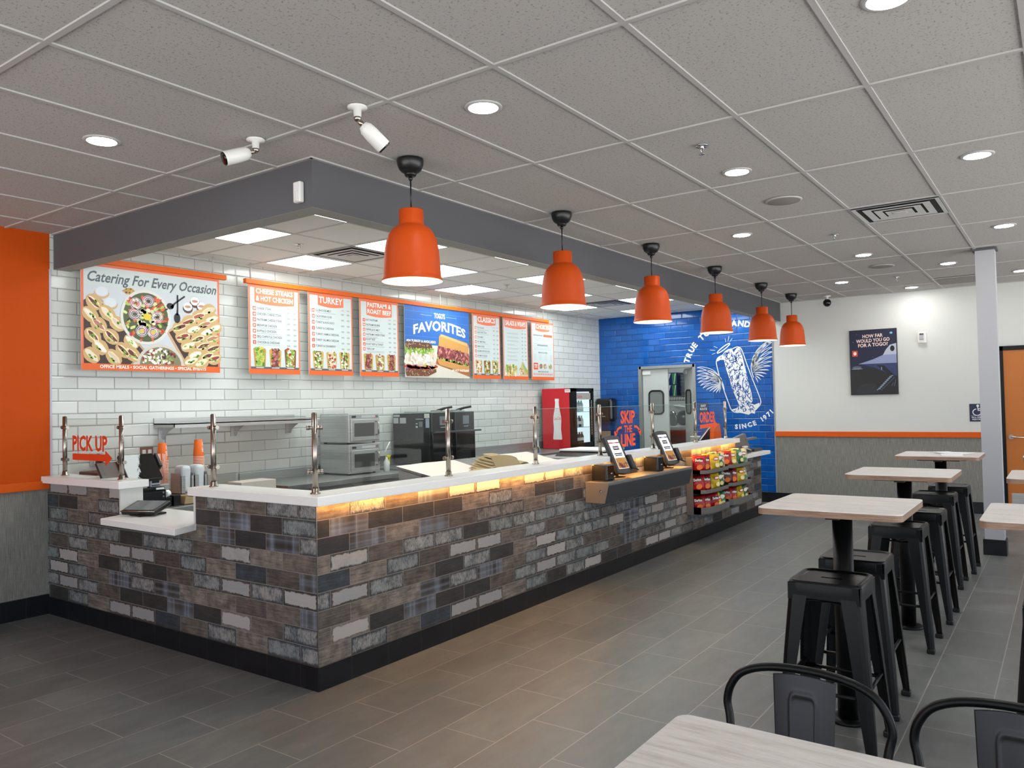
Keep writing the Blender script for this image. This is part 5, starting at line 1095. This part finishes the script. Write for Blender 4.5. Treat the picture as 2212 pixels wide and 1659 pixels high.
# turkey
D.poly([(.005, .40), (.02, .43), (.44, .425), (.48, .40), (.50, .34), (.005, .33)], I('#5e3a26'), 5); D.poly([(.005, .05), (.005, .10), (.55, .12), (.56, .07), (.4, .015), (.02, .012)], I('#6a4028'), 5)
for q in range(40): D.ell(r.uniform(.02, .47), r.uniform(.345, .42), .008, .004, I('#d9b98a'), 5.3, 6, r.uniform(0, 3)); D.ell(r.uniform(.02, .53), r.uniform(.02, .10), .008, .004, I('#d9b98a'), 5.3, 6, r.uniform(0, 3))
for q in range(90): D.ell(r.uniform(.01, .52), .31+r.uniform(-.04, .035), r.uniform(.015, .035), r.uniform(.01, .02), I(r.choice(SALAD)), 5.5+.01*q, 7, r.uniform(0, 3), .35, r)
for q in range(90): D.ell(r.uniform(.01, .55), .225+r.uniform(-.06, .06), r.uniform(.02, .05), r.uniform(.012, .026), I(r.choice(TURK+['#c9b09a'])), 6.5+.01*q, 7, r.uniform(0, 3), .35, r)
for q in range(30): D.ell(r.uniform(.01, .55), .125+r.uniform(-.02, .02), r.uniform(.03, .06), r.uniform(.01, .018), I(r.choice(RED+['#8a4a7a', '#a06a94', '#c9b23c'])), 7.6, 8, r.uniform(-.2, .2), .2, r)
D.build('printed_poster', t)
# catering poster
WC = 1.25; t = thing('catering_poster', 'large catering poster headed Catering For Every Occasion on the left wall end', 'poster', (3.10+WC/2, MY, MBt)); obj('panel', B().box(3.10, 3.10+WC, MY-.003, MY+.003, MBt, MT), M_WPL, t)
D = Dec((3.10, MY-.0036, MBt), (1, 0, 0), (0, 0, 1)); r = random.Random(21)
D.rect(0, WC, 0, Hm, CORAL, 0); D.rect(.02, WC-.02, .055, Hm-.025, I('#c6ccd2'), 1); D.rect(0, WC, 0, .055, ORG, 1); D.rect(.02, WC-.02, .69, Hm-.025, PAP, 1.5)
D.text('Catering For Every Occasion', WC/2, .722, .082, I('#5b6067'), 2, 'c', 1.17, bold=.022, warp=lambda a, b: (a+b*.28, b))
D.text('OFFICE MEALS • SOCIAL GATHERINGS • SPECIAL EVENTS', WC/2, .018, .026, I('#fbeee4'), 3, 'c', .96, bold=.03)
def clip(P): return [(min(max(u, .02), WC-.02), min(max(v, .055), .69)) for u, v in P]
D.poly(clip([(.02, .56), (.10, .62), (.52, .17), (.40, .055), (.02, .055)]), I('#3d2a26'), 2); D.poly(clip([(.10, .63), (.115, .635), (.535, .175), (.42, .055), (.40, .055), (.515, .17)]), I('#b79a78'), 2.2)
D.poly(clip([(.74, .36), (1.15, .60), (1.23, .45), (1.23, .055), (.93, .055)]), I('#3d2a26'), 2); D.poly(clip([(.72, .35), (1.13, .61), (1.15, .60), (.75, .345), (.93, .055), (.90, .055)]), I('#c2a27c'), 2.2)
def mini(u, v, a, kind, L):
    D.ell(u, v, .075, .058, I('#c9a672'), L, 16, a, .05, r); D.ell(u, v, .066, .026, I('#ead9b2'), L+.2, 12, a, .1, r); D.ell(u, v, .06, .016, I(r.choice([MEAT, TURK, MEAT+TURK][kind % 3])), L+.3, 10, a, .2, r)
    for q in range(4): D.ell(u+.04*math.cos(a)*r.uniform(-1, 1), v+.04*math.sin(a)*r.uniform(-1, 1)-.012, .014, .008, I(r.choice(SALAD)), L+.4, 6, a, .3, r)
LQ = 3
for i, (u, v) in enumerate(((.10, .55), (.07, .45), (.21, .47), (.14, .37), (.29, .39), (.09, .28), (.24, .28), (.41, .245), (.15, .19), (.34, .17), (.08, .12), (.26, .11), (.42, .14))): mini(u, v, -.75, i, LQ+.05*i)
for i, (u, v) in enumerate(((1.14, .57), (1.04, .51), (.94, .45), (1.17, .49), (.85, .395), (1.09, .435), (.99, .385), (1.2, .41), (.88, .315), (1.12, .37), (1.03, .30), (1.17, .31), (.93, .235), (1.08, .24), (1.18, .22), (1.0, .16), (1.12, .15), (1.19, .13), (.96, .10), (1.06, .09))): mini(u, v, .35, i+1, LQ+.05*i)
D.ell(.54, .46, .225, .235, I('#d7d5cf'), 5, 30); D.ell(.54, .46, .20, .21, I('#4d5a35'), 5.3, 30)
for q in range(130):
    a, rr = r.uniform(0, 6.28), r.uniform(.08, .2); D.ell(.54+rr*math.cos(a), .46+rr*1.04*math.sin(a), r.uniform(.012, .028), r.uniform(.008, .018), I(r.choice(RED+['#d9603c', '#d9603c', '#cfd68a', '#2e3320', '#a8bf5a'])), 5.5+.004*q, 6, a, .4, r)
for q in range(26): D.ell(.54+r.uniform(-.07, .07), .46+r.uniform(-.07, .07), .02, .018, I(r.choice(['#e6dfc0', '#d8cf9c', '#c8d08c'])), 6.2, 7, 0, .3, r)
D.ell(.55, .465, .035, .03, I('#dfc13a'), 6.6)
for u, v in ((.56, .60), (.44, .48), (.64, .47), (.50, .34), (.60, .335), (.45, .57)):
    for k in range(3): D.ring(u, v, .05-.013*k, .046-.013*k, .006, I('#c9b0cc' if k % 2 == 0 else '#efe6ef'), 6.8)
    if v < .4: D.ell(u, v, .018, .018, I('#dcc23c'), 6.7)
D.ell(.67, .055+.0, .21, .0, I('#cfc8bc'), 5); P = [(.67+.215*math.cos(PI*k/16), .056+.18*math.sin(PI*k/16)) for k in range(17)]; D.poly(P, I('#cdc5b9'), 5); P = [(.67+.19*math.cos(PI*k/16), .056+.155*math.sin(PI*k/16)) for k in range(17)]; D.poly(P, I('#7f7a5a'), 5.3)
for q in range(110):
    a, rr = r.uniform(.05, 3.1), r.uniform(.0, .175); D.ell(.67+rr*math.cos(a), .068+.8*rr*math.sin(a), r.uniform(.008, .02), r.uniform(.008, .016), I(r.choice(['#efe9e0', '#e2d8ca', '#8f2f2a', '#3a2a26', '#8fa34a', '#f4f0ea'])), 5.5+.004*q, 6, a, .4, r)
for u, v in ((.165, .645), (.235, .56)): D.ell(u, v-.012, .062, .05, I('#c9a57c'), 2.6); D.ell(u, v, .056, .044, I('#d5dade'), 2.8); D.ring(u, v, .05, .04, .003, I('#b9c2c8'), 2.9)
for u, v in ((.93, .585), (1.0, .64), (1.065, .60)): D.ell(u, v-.015, .05, .045, I('#5a3f36'), 2.6); D.ell(u, v, .044, .038, I('#e4e6e6'), 2.8); D.ell(u, v, .03, .012, I('#c08a70'), 2.9)
for P, wq in (([(.83, .68), (.83, .56), (.825, .50)], [.014, .014, .02]), ([(.90, .675), (.80, .60), (.77, .56)], [.014, .014, .03])): D.line(P, wq, I('#1c1c1f'), 7.2)
D.ell(.825, .475, .03, .045, I('#1c1c1f'), 7.2); D.ell(.76, .575, .035, .028, I('#1c1c1f'), 7.2)
D.ell(.39, .665, .05, .03, I('#b98f4a'), 2.6, 12, 0, .2, r); blob(D, .39, .66, .03, ['#caa75c', '#3e332a', '#e1c98c'], 10, r, 2.8)
D.build('printed_poster', t)

# ------------------------------------------------------------------ right end wall
t = thing('wall_poster', 'dark blue space themed poster reading HOW FAR WOULD YOU GO FOR A TOGO', 'poster', (XR-.02, 2.19, 1.575)); obj('canvas', B().box(XR-.032, XR, 1.885, 2.493, 1.573, 2.48, .003), mat('poster_edge', '#0d0f14', .4), t)
D = Dec((XR-.0325, 2.493, 1.573), (0, -1, 0), (0, 0, 1)); D.rect(.008, .60, .01, .897, I('#141a3a'), 1); D.rect(.008, .60, .01, .36, I('#17191c'), 2)
for i, (s, wd) in enumerate((('HOW FAR', .26), ('WOULD YOU GO', .43), ('FOR A TOGO?', .38))): D.text(s, .305, .795-.062*i, .046, I('#f6ddd2'), 3, 'c', wd, bold=.022, rot=.03)
D.rect(.035, .105, .54, .62, I('#d8492e'), 3); D.ell(.07, .58, .02, .024, I('#f7e9e2'), 4); D.ell(.54, .845, .018, .014, I('#7fc0dd'), 3); D.ell(.05, .74, .006, .003, I('#8aa0c8'), 3)
for r0_, (u, v) in enumerate(((.2, .7), (.1, .85), (.45, .6), (.3, .52), (.15, .66))): D.ell(u, v, .002, .002, I('#c8d2ea'), 3, 6)
D.poly([(.11, .43), (.30, .49), (.43, .545), (.60, .55), (.60, .43)], I('#8b95bb'), 4); D.poly([(.43, .545), (.47, .62), (.52, .68), (.60, .70), (.60, .55)], I('#b6bccb'), 5); D.ell(.55, .63, .028, .04, I('#0e1118'), 6); D.poly([(.15, .428), (.60, .428), (.60, .25), (.48, .29), (.33, .37)], I('#2c3862'), 4)
D.poly([(.34, .41), (.44, .40), (.56, .27), (.50, .27)], I('#0c1020'), 5); D.rect(.405, .41, .34, .38, I('#d5def2'), 6); D.ell(.09, .385, .06, .018, I('#5c6470'), 3); D.ell(.09, .365, .075, .006, I('#9aa2ad'), 3)
for k in range(9): D.line([(.34+.02*k, .065+.022*k), (.39+.02*k, .085+.022*k)], .009, I('#8d9db5'), 6)
D.line([(.34, .055), (.53, .25)], .008, I('#46557a'), 5); D.line([(.39, .055), (.57, .235)], .006, I('#46557a'), 5); D.poly([(.06, .015), (.12, .12), (.18, .16), (.32, .15), (.36, .05), (.38, .015)], I('#22252a'), 3)
for q in ((.56, .11, .20), (.53, .12, .16)): D.line([(q[0], q[1]), (q[0]+.02, q[2])], .006, I('#55688a'), 5)
D.build('printed_art', t)
t = thing('fire_alarm', 'white fire alarm strobe on the far white wall right of the space poster', 'alarm', (XR, 1.575, 2.32)); obj('housing', B().box(XR-.04, XR, 1.525, 1.63, 2.255, 2.395, .008), M_WPL, t); obj('strobe_lens', B().box(XR-.055, XR-.04, 1.55, 1.605, 2.30, 2.385, .006), M_CHROME, t); D = Dec((XR-.0555, 1.605, 2.30), (0, -1, 0), (0, 0, 1)); D.rect(.004, .051, .06, .08, I('#3b3d40'), 1); D.build('lens_shade', t)
t = thing('restroom_sign', 'dark blue wheelchair restroom sign beside the white column', 'sign', (XR, .94, 1.31)); obj('plate', B().box(XR-.008, XR, .83, 1.055, 1.195, 1.425, .002), M_NAVY, t)
D = Dec((XR-.0085, 1.055, 1.195), (0, -1, 0), (0, 0, 1)); WH = I('#e6e8ec'); D.ell(.095, .205, .015, .017, WH); D.line([(.095, .19), (.098, .145), (.145, .145), (.165, .10), (.185, .108)], .013, WH); D.line([(.096, .167), (.135, .167)], .01, WH)
D.line([(.085+.047*math.cos(a), .122+.042*math.sin(a)) for a in [math.radians(q) for q in range(100, 370, 15)]], .01, WH); D.text('ALL-GENDER', .115, .048, .018, WH, 1, 'c', .19); D.text('RESTROOM', .115, .02, .018, WH, 1, 'c', .17); D.rect(.012, .212, .076, .078, WH, 1); D.build('symbol_and_lettering', t)
t = thing('exit_sign', 'small dark EXIT ROUTE sign on the blue tile right of the kitchen door', 'sign', (XR, 4.68, 1.43)); obj('plate', B().box(XR-.008, XR, 4.605, 4.755, 1.355, 1.505), mat('brown_navy_sign', '#2f3350', .5), t); D = Dec((XR-.0085, 4.755, 1.355), (0, -1, 0), (0, 0, 1)); D.text('EXIT', .075, .085, .032, WH, 1, 'c', .085, bold=.03); D.text('ROUTE', .075, .035, .032, WH, 1, 'c', .115, bold=.03); D.build('lettering', t)
# white mural on the blue tile
mu = thing('wall_mural', 'white painted winged sandwich mural with round lettering on the blue tile wall', 'mural', (XR, 4.17, 1.9)); WM = mat('mural_white', '#e8eaea', .4); BM = mat('mural_blue', '#0f53a8', .3)
D = Dec((XR-.0012, 4.17, 1.90), (0, -1, 0), (0, 0, 1), .0007)
for tx, a_ in (('TRUE TO', 163), ('THE', 120), ('SANDWICH', 98)): D.arc(tx, 0, 0, .775, math.radians(a_), .086, WM, 1, .045, 1.10)
D.arc('SINCE 1971', 0, 0, .805, math.radians(268), .066, WM, 1, .045, 1.42, False)
def px(x, y): # outline points read off the mural, metres about its centre
    return (-.003+.001883*(x-1183)-.0000527*(y-666), -.068-.0000636*(x-1183)-.001845*(y-666))
def ln(P, w_, m=WM, L=1): D.line([px(*p) for p in P], w_, m, L)
def smooth(P, n=4):
    out = []
    for i in range(len(P)-1):
        p0, p1, p2, p3 = P[max(0, i-1)], P[i], P[i+1], P[min(len(P)-1, i+2)]
        for k in range(n):
            t_ = k/n; out.append(tuple(.5*(2*p1[c_]+(p2[c_]-p0[c_])*t_+(2*p0[c_]-5*p1[c_]+4*p2[c_]-p3[c_])*t_**2+(3*p1[c_]-p0[c_]-3*p2[c_]+p3[c_])*t_**3) for c_ in (0, 1)))
    return out+[P[-1]]
LB = smooth([(1078, 452), (1045, 470), (1030, 500), (1034, 540), (1060, 640), (1100, 760), (1135, 855), (1155, 905), (1180, 925), (1215, 930)])
RB = smooth([(1160, 402), (1190, 388), (1215, 385), (1243, 410), (1280, 515), (1330, 650), (1372, 755), (1396, 825), (1392, 860), (1360, 900), (1330, 925)])
ln(LB, .013); ln(RB, .013)
FL = [(1078, 452), (1100, 420), (1128, 402), (1160, 395), (1175, 430), (1200, 395), (1222, 388), (1240, 430), (1262, 520), (1282, 600), (1300, 690), (1322, 760), (1332, 830), (1318, 852), (1345, 862), (1388, 845), (1385, 870), (1350, 905), (1352, 935), (1320, 930), (1300, 945), (1268, 938), (1240, 932), (1205, 930), (1165, 918), (1160, 905), (1200, 893), (1222, 868), (1195, 805), (1160, 722), (1138, 640), (1110, 560), (1095, 490), (1062, 490), (1035, 505), (1040, 475)]
D.poly([px(*p) for p in FL], WM, 1.5)
r = random.Random(5)
def inside(x, y):
    c_ = False; n = len(FL)
    for i in range(n):
        (x1, y1), (x2, y2) = FL[i], FL[(i+1) % n]
        if (y1 > y) != (y2 > y) and x < (x2-x1)*(y-y1)/(y2-y1)+x1: c_ = not c_
    return c_
k = 0
while k < 190:
    x, y = r.uniform(1060, 1380), r.uniform(400, 930)
    if not inside(x, y) or not inside(x+12, y+12): continue
    k += 1; a0 = r.uniform(0, 6.28); sp = r.uniform(2.2, 4.6); R0 = r.uniform(8, 22)
    P = [(x+R0*(1-.06*q)*math.cos(a0+sp*q/8), y+R0*1.2*(1-.06*q)*math.sin(a0+sp*q/8)) for q in range(9)]
    if all(inside(*p) for p in P): ln(P, [.003+.009*math.sin(PI*q/8) for q in range(9)], BM, 2)
ln(smooth([(1262, 640), (1250, 690), (1258, 740), (1290, 790), (1325, 830)]), .012, BM, 2.4); ln(smooth([(1280, 640), (1318, 720), (1332, 800)]), .012, BM, 2.4)
def feather(root, tip, bul, w_=.0075):
    (x0, y0), (x1, y1) = root, tip; dx, dy = x1-x0, y1-y0
    for s_, b_ in ((1, bul), (1, bul*.45)):
        ln(smooth([root, (x0+dx*.4-dy*b_, y0+dy*.4+dx*b_), (x0+dx*.8-dy*b_*.7, y0+dy*.8+dx*b_*.7), tip], 5), w_)
for q, tip in enumerate(((860, 552), (858, 585), (858, 620), (862, 652), (872, 682), (890, 708), (912, 730), (940, 746), (970, 757), (1000, 766), (1028, 770), (1055, 768))): feather((1078-q*.5, 655+q*6), tip, .16 if q < 7 else .10)
for q, tip in enumerate(((945, 578), (938, 610), (940, 640), (955, 668), (980, 690), (1010, 708))): feather((1058, 640+q*9), tip, .14)
ln(smooth([(1098, 742), (1085, 690), (1060, 645), (1030, 618), (985, 600), (945, 578)]), .012)
for q, tip in enumerate(((1462, 345), (1478, 345), (1493, 350), (1494, 390), (1494, 430), (1492, 470), (1487, 510), (1478, 548), (1464, 580), (1445, 610), (1424, 636), (1400, 660), (1374, 682))): feather((1330+q*1.5, 520+q*9), tip, -.15 if q < 8 else -.10)
for q, tip in enumerate(((1368, 425), (1392, 445), (1408, 475), (1415, 510), (1414, 545), (1400, 580))): feather((1326+q, 540+q*12), tip, -.12)
ln(smooth([(1340, 640), (1322, 580), (1322, 525), (1340, 480), (1362, 452), (1368, 425)]), .012)
hp = [px(1090+62*math.cos(a)*.86+10*math.sin(a)*.3, 393-62*math.cos(a)*.62+12*math.sin(a)) for a in [2*PI*q/24 for q in range(25)]]; D.line(hp, .016, WM, 1)
for a, b_ in (((1128, 335), (1136, 292)), ((1143, 338), (1164, 312)), ((1110, 340), (1104, 310)), ((1038, 388), (1008, 374)), ((1020, 408), (975, 404)), ((1022, 432), (990, 442))): ln([a, b_], .006)
ln([(1100, 206), (1100, 206)], .001)
D.build('painted_mural', mu)

# ------------------------------------------------------------------ tables and seats
def rrect(w2, d2, rr, n=6):
    P = []
    for cx_, cy_, a0 in ((w2-rr, d2-rr, 0), (-w2+rr, d2-rr, 90), (-w2+rr, -d2+rr, 180), (w2-rr, -d2+rr, 270)):
        for k in range(n+1): a = math.radians(a0+90*k/n); P.append((cx_+rr*math.cos(a), cy_+rr*math.sin(a)))
    return P
def top_part(t, w2, d2, z, th=.032):
    P = rrect(w2, d2, .035); m = bmesh.new(); A = [m.verts.new((x, y, z-.004)) for x, y in P]; Bv = [m.verts.new((x*.997, y*.997, z)) for x, y in P]; n = len(P)
    for i in range(n): m.faces.new((A[i], A[(i+1) % n], Bv[(i+1) % n], Bv[i]))
    m.faces.new(Bv); x = B(); x.bm.free(); x.bm = m; obj('table_top', x, M_TOP, t, local=True)
    obj('plywood_edge', B().prism(P, 'z', z-th, z-.004), M_EDGE, t, local=True)
def make_bar_table():
    t = thing('bar_table', '', 'table', (0, 0, 0), 0, 'tall square bar tables'); top_part(t, .313, .313, 1.04)
    obj('pedestal', B().cyl((0, 0, .012), (0, 0, .99), .046, n=28), M_BLKM, t, local=True)
    obj('base_plate', B().lathe([(0, 0), (.088, 0), (.09, .008), (.082, .016), (.05, .02), (0, .02)], n=32), M_BLKM, t, local=True)
    obj('top_plate', B().box(-.16, .16, -.16, .16, .99, .998).box(-.03, .03, -.2, .2, .985, 1.005).box(-.2, .2, -.03, .03, .985, 1.005), M_BLKM, t, local=True); return t
tb = make_bar_table()
for i, (x, y, lb) in enumerate(((4.02, .91, 'tall square bar table nearest the viewer, pale top over a black pedestal'), (5.85, .92, 'middle tall bar table of the row, second from the viewer'), (7.70, .92, 'farthest tall bar table of the row, with white sheets on it'),
                                (4.02, 0, 'tall bar table cut off by the right edge, nearest in the right row'), (5.92, .01, 'second bar table of the right row, in front of the orange door'), (7.80, .0, 'farthest bar table of the right row, its corner just peeking in by the orange door'))):
    o = tb if i == 0 else dup(tb, (x, y, 0)); o.location = (x, y, 0); o['label'] = lb
for k, (x, y, rz, lb) in enumerate(((7.58, .82, .2, 'left white sheet lying flat on the farthest bar table'), (7.75, .78, -.3, 'right white sheet fanned out on the farthest bar table'), (7.80, .88, .6, 'rearmost white sheet on the farthest bar table'))):
    o = tag(obj('paper_sheet', B().box(-.13, .13, -.08, .08, 0, .0025), M_PAPER), lb, 'paper', 'loose sheets on the farthest bar table'); o.location = (x, y, 1.0402+.0026*k); o.rotation_euler = (0, 0, rz)
def make_stool():
    t = thing('bar_stool', '', 'stool', (0, 0, 0), 0, 'black metal bar stools'); H = .742; s2, f2 = .155, .205
    # pressed seat pan with raised rim and hand slot
    b = bmesh.new(); prof = [(1.0, -.05), (1.0, -.012), (.985, -.003), (.95, 0), (.90, -.001), (.86, -.007), (.80, -.008)]; rings = []
    P = rrect(1, 1, .28, 6)
    for s_, z in prof: rings.append([b.verts.new((x*s2*s_, y*s2*s_, H+z)) for x, y in P])
    n = len(P)
    for A, Q in zip(rings, rings[1:]):
        for i in range(n): b.faces.new((A[i], A[(i+1) % n], Q[(i+1) % n], Q[i])).smooth = True
    slot = [b.verts.new((.009*x, .045*y, H-.008)) for x, y in P]
    for i in range(n): b.faces.new((rings[-1][i], rings[-1][(i+1) % n], slot[(i+1) % n], slot[i]))
    x = B(); x.bm.free(); x.bm = b; obj('seat', x, M_BLKM, t, local=True)
    ap = B()
    for k in range(4):
        M_ = Matrix.Rotation(k*PI/2, 4, 'Z'); q = B(); q.prism([(-.145, H-.012), (.145, H-.012), (.15, H-.085), (.10, H-.085), (.085, H-.075), (-.085, H-.075), (-.10, H-.085), (-.15, H-.085)], 'y', -.154, -.150); q.rot(M_); ap.bm.from_mesh(_m(q))
    obj('apron', ap, M_BLKM, t, local=True)
    for k in range(4):
        M_ = Matrix.Rotation(k*PI/2, 4, 'Z'); m = bmesh.new(); rows = []
        for z, c_, wv in ((H-.03, s2-.004, .085), (H-.30, s2+(f2-s2)*.40, .068), (.12, s2+(f2-s2)*.88, .045), (0.012, f2, .034)):
            rr = .022; rows.append([m.verts.new(p) for p in ((c_, c_-wv, z), (c_, c_-rr, z), (c_-rr*.3, c_-rr*.3, z), (c_-rr, c_, z), (c_-wv, c_, z), (c_-wv, c_-.006, z), (c_-rr-.004, c_-.007, z), (c_-.007, c_-rr-.004, z), (c_-.006, c_-wv, z))])
        for A, Q in zip(rows, rows[1:]):
            for i in range(9): m.faces.new((A[i], A[(i+1) % 9], Q[(i+1) % 9], Q[i]))
        m.faces.new(rows[-1]); m.faces.new(rows[0][::-1]); bmesh.ops.recalc_face_normals(m, faces=m.faces); x = B(); x.bm.free(); x.bm = m
        lg = obj('leg', x.rot(M_), M_BLKM, t, local=True)
        obj('foot_cap', B().box(f2-.042, f2+.003, f2-.042, f2+.003, 0, .028, .006).rot(M_), M_BLACK, lg, local=True)
    for k, z in enumerate((.30, .27, .30, .27)):
        a = s2+(f2-s2)*(1-z/H)-.012; obj('footrest', B().tube([(-a, -a, z), (a, -a, z)], .0085, 8, flat=1).rot(Matrix.Rotation(k*PI/2, 4, 'Z')), M_BLKM, t, local=True)
    obj('cross_brace', B().tube([(-.13, -.13, H-.09), (0, 0, H-.12), (.13, .13, H-.09)], .006, 6).tube([(-.13, .13, H-.09), (0, 0, H-.115), (.13, -.13, H-.09)], .006, 6), M_BLKM, t, local=True)
    return t
def _m(q):
    me = bpy.data.meshes.new('tmp'); q.bm.to_mesh(me); q.bm.free(); return me
st = make_stool()
for i, (x, y, rz, lb) in enumerate(((3.74, .90, 0, 'black metal bar stool nearest the viewer, in front of the first pedestal'), (4.325, .915, .02, 'black metal bar stool behind the first table pedestal, second from the viewer'),
                                    (5.50, .905, 0, 'third black metal bar stool from the viewer, before the middle table pedestal'), (6.235, .885, 0, 'fourth black metal bar stool, just beyond the middle table pedestal'),
                                    (7.36, .93, 0, 'black metal bar stool glimpsed between the two farther pedestals'), (8.03, .895, 0, 'farthest black metal bar stool, against the grey wainscot'),
                                    (3.735, .015, 0, 'black metal bar stool cut off by the right edge of the photo'))):
    o = st if i == 0 else dup(st, (x, y, 0), rz); o.location = (x, y, 0); o['label'] = lb
t = thing('dining_table', 'low rectangular dining table in the foreground, pale streaked top with rounded corner', 'table', (1.60, .23, 0)); t['group'] = 'foreground seating'
top_part(t, .305, .61, .75, .035); obj('pedestal', B().cyl((0, 0, .02), (0, 0, .715), .045, n=24), M_BLKM, t, local=True); obj('base_plate', B().box(-.22, .22, -.28, .28, 0, .02, .006), M_BLKM, t, local=True)
def make_chair():
    t = thing('arm_chair', '', 'chair', (0, 0, 0), 0, 'black hoop-backed chairs at the foreground table')
    # faces -x ; back hoop in the plane x = .19
    hoop = [(.14, -.19, .43), (.165, -.215, .50), (.185, -.228, .57), (.19, -.236, .615), (.19, -.222, .665), (.19, -.185, .71), (.19, -.11, .738), (.19, 0, .747), (.19, .11, .738), (.19, .185, .71), (.19, .222, .665), (.19, .236, .615), (.185, .228, .57), (.165, .215, .50), (.14, .19, .43)]
    def cr_(P, n=5):
        P = [Vector(p) for p in P]; out = []
        for i in range(len(P)-1):
            a, b, c_, d_ = P[max(0, i-1)], P[i], P[i+1], P[min(len(P)-1, i+2)]
            for k in range(n):
                s_ = k/n; out.append(.5*(2*b+(c_-a)*s_+(2*a-5*b+4*c_-d_)*s_**2+(3*b-a-3*c_+d_)*s_**3))
        return out+[P[-1]]
    obj('back_hoop', B().tube(cr_(hoop), .0125, 12), M_BLKM, t, local=True)
    m = bmesh.new(); nu, nv = 48, 48; G = {}
    for i in range(nu+1):
        for j in range(nv+1):
            u = i/nu*2-1; v = j/nv; hw = .081+.009*v; y = u*hw; z = .45+v*(.272+.014*(1-u*u)); x = .165+.025*v-.012*(1-u*u)
            # pressed arch: groove line
            vt = .80; rr = .16; au = abs(u)
            if v > vt-.10 and au > .42-rr: q = abs(math.hypot(au-(.42-rr), (v-(vt-.10))*1.6)-rr)
            elif v > vt-.10: q = abs((v-(vt-.10))*1.6-rr)
            else: q = abs(au-.42)
            G[i, j] = m.verts.new((x-.005*math.exp(-(q/.04)**2), y, z))
    for i in range(nu):
        for j in range(nv): m.faces.new((G[i, j], G[i+1, j], G[i+1, j+1], G[i, j+1])).smooth = True
    x = B(); x.bm.free(); x.bm = m; o = obj('back_panel', x, M_GUN, t, local=True); md = o.modifiers.new('thickness', 'SOLIDIFY'); md.thickness = .002
    obj('seat', B().prism(rrect(.19, .19, .06), 'z', .435, .452, .005), M_BLKM, t, local=True)
    obj('seat_apron', B().prism(rrect(.187, .187, .06), 'z', .39, .435), M_BLKM, t, local=True)
    for sx in (-1, 1):
        for sy in (-1, 1): obj('leg', B().cyl((sx*.155, sy*.155, .435), (sx*.20, sy*.20, .0), .020, .014, n=10), M_BLKM, t, local=True)
    obj('cross_brace', B().tube([(-.165, -.165, .30), (0, 0, .26), (.165, .165, .30)], .006, 6).tube([(-.165, .165, .30), (0, 0, .265), (.165, -.165, .30)], .006, 6), M_BLKM, t, local=True)
    return t
ch = make_chair()
for i, (x, y, lb) in enumerate(((2.21, .664, 'black metal chair with hoop back at the far side of the foreground table, left one'), (2.21, .138, 'black metal chair with shining back panel at the lower right corner'))):
    o = ch if i == 0 else dup(ch, (x, y, 0)); o.location = (x, y, 0); o['label'] = lb
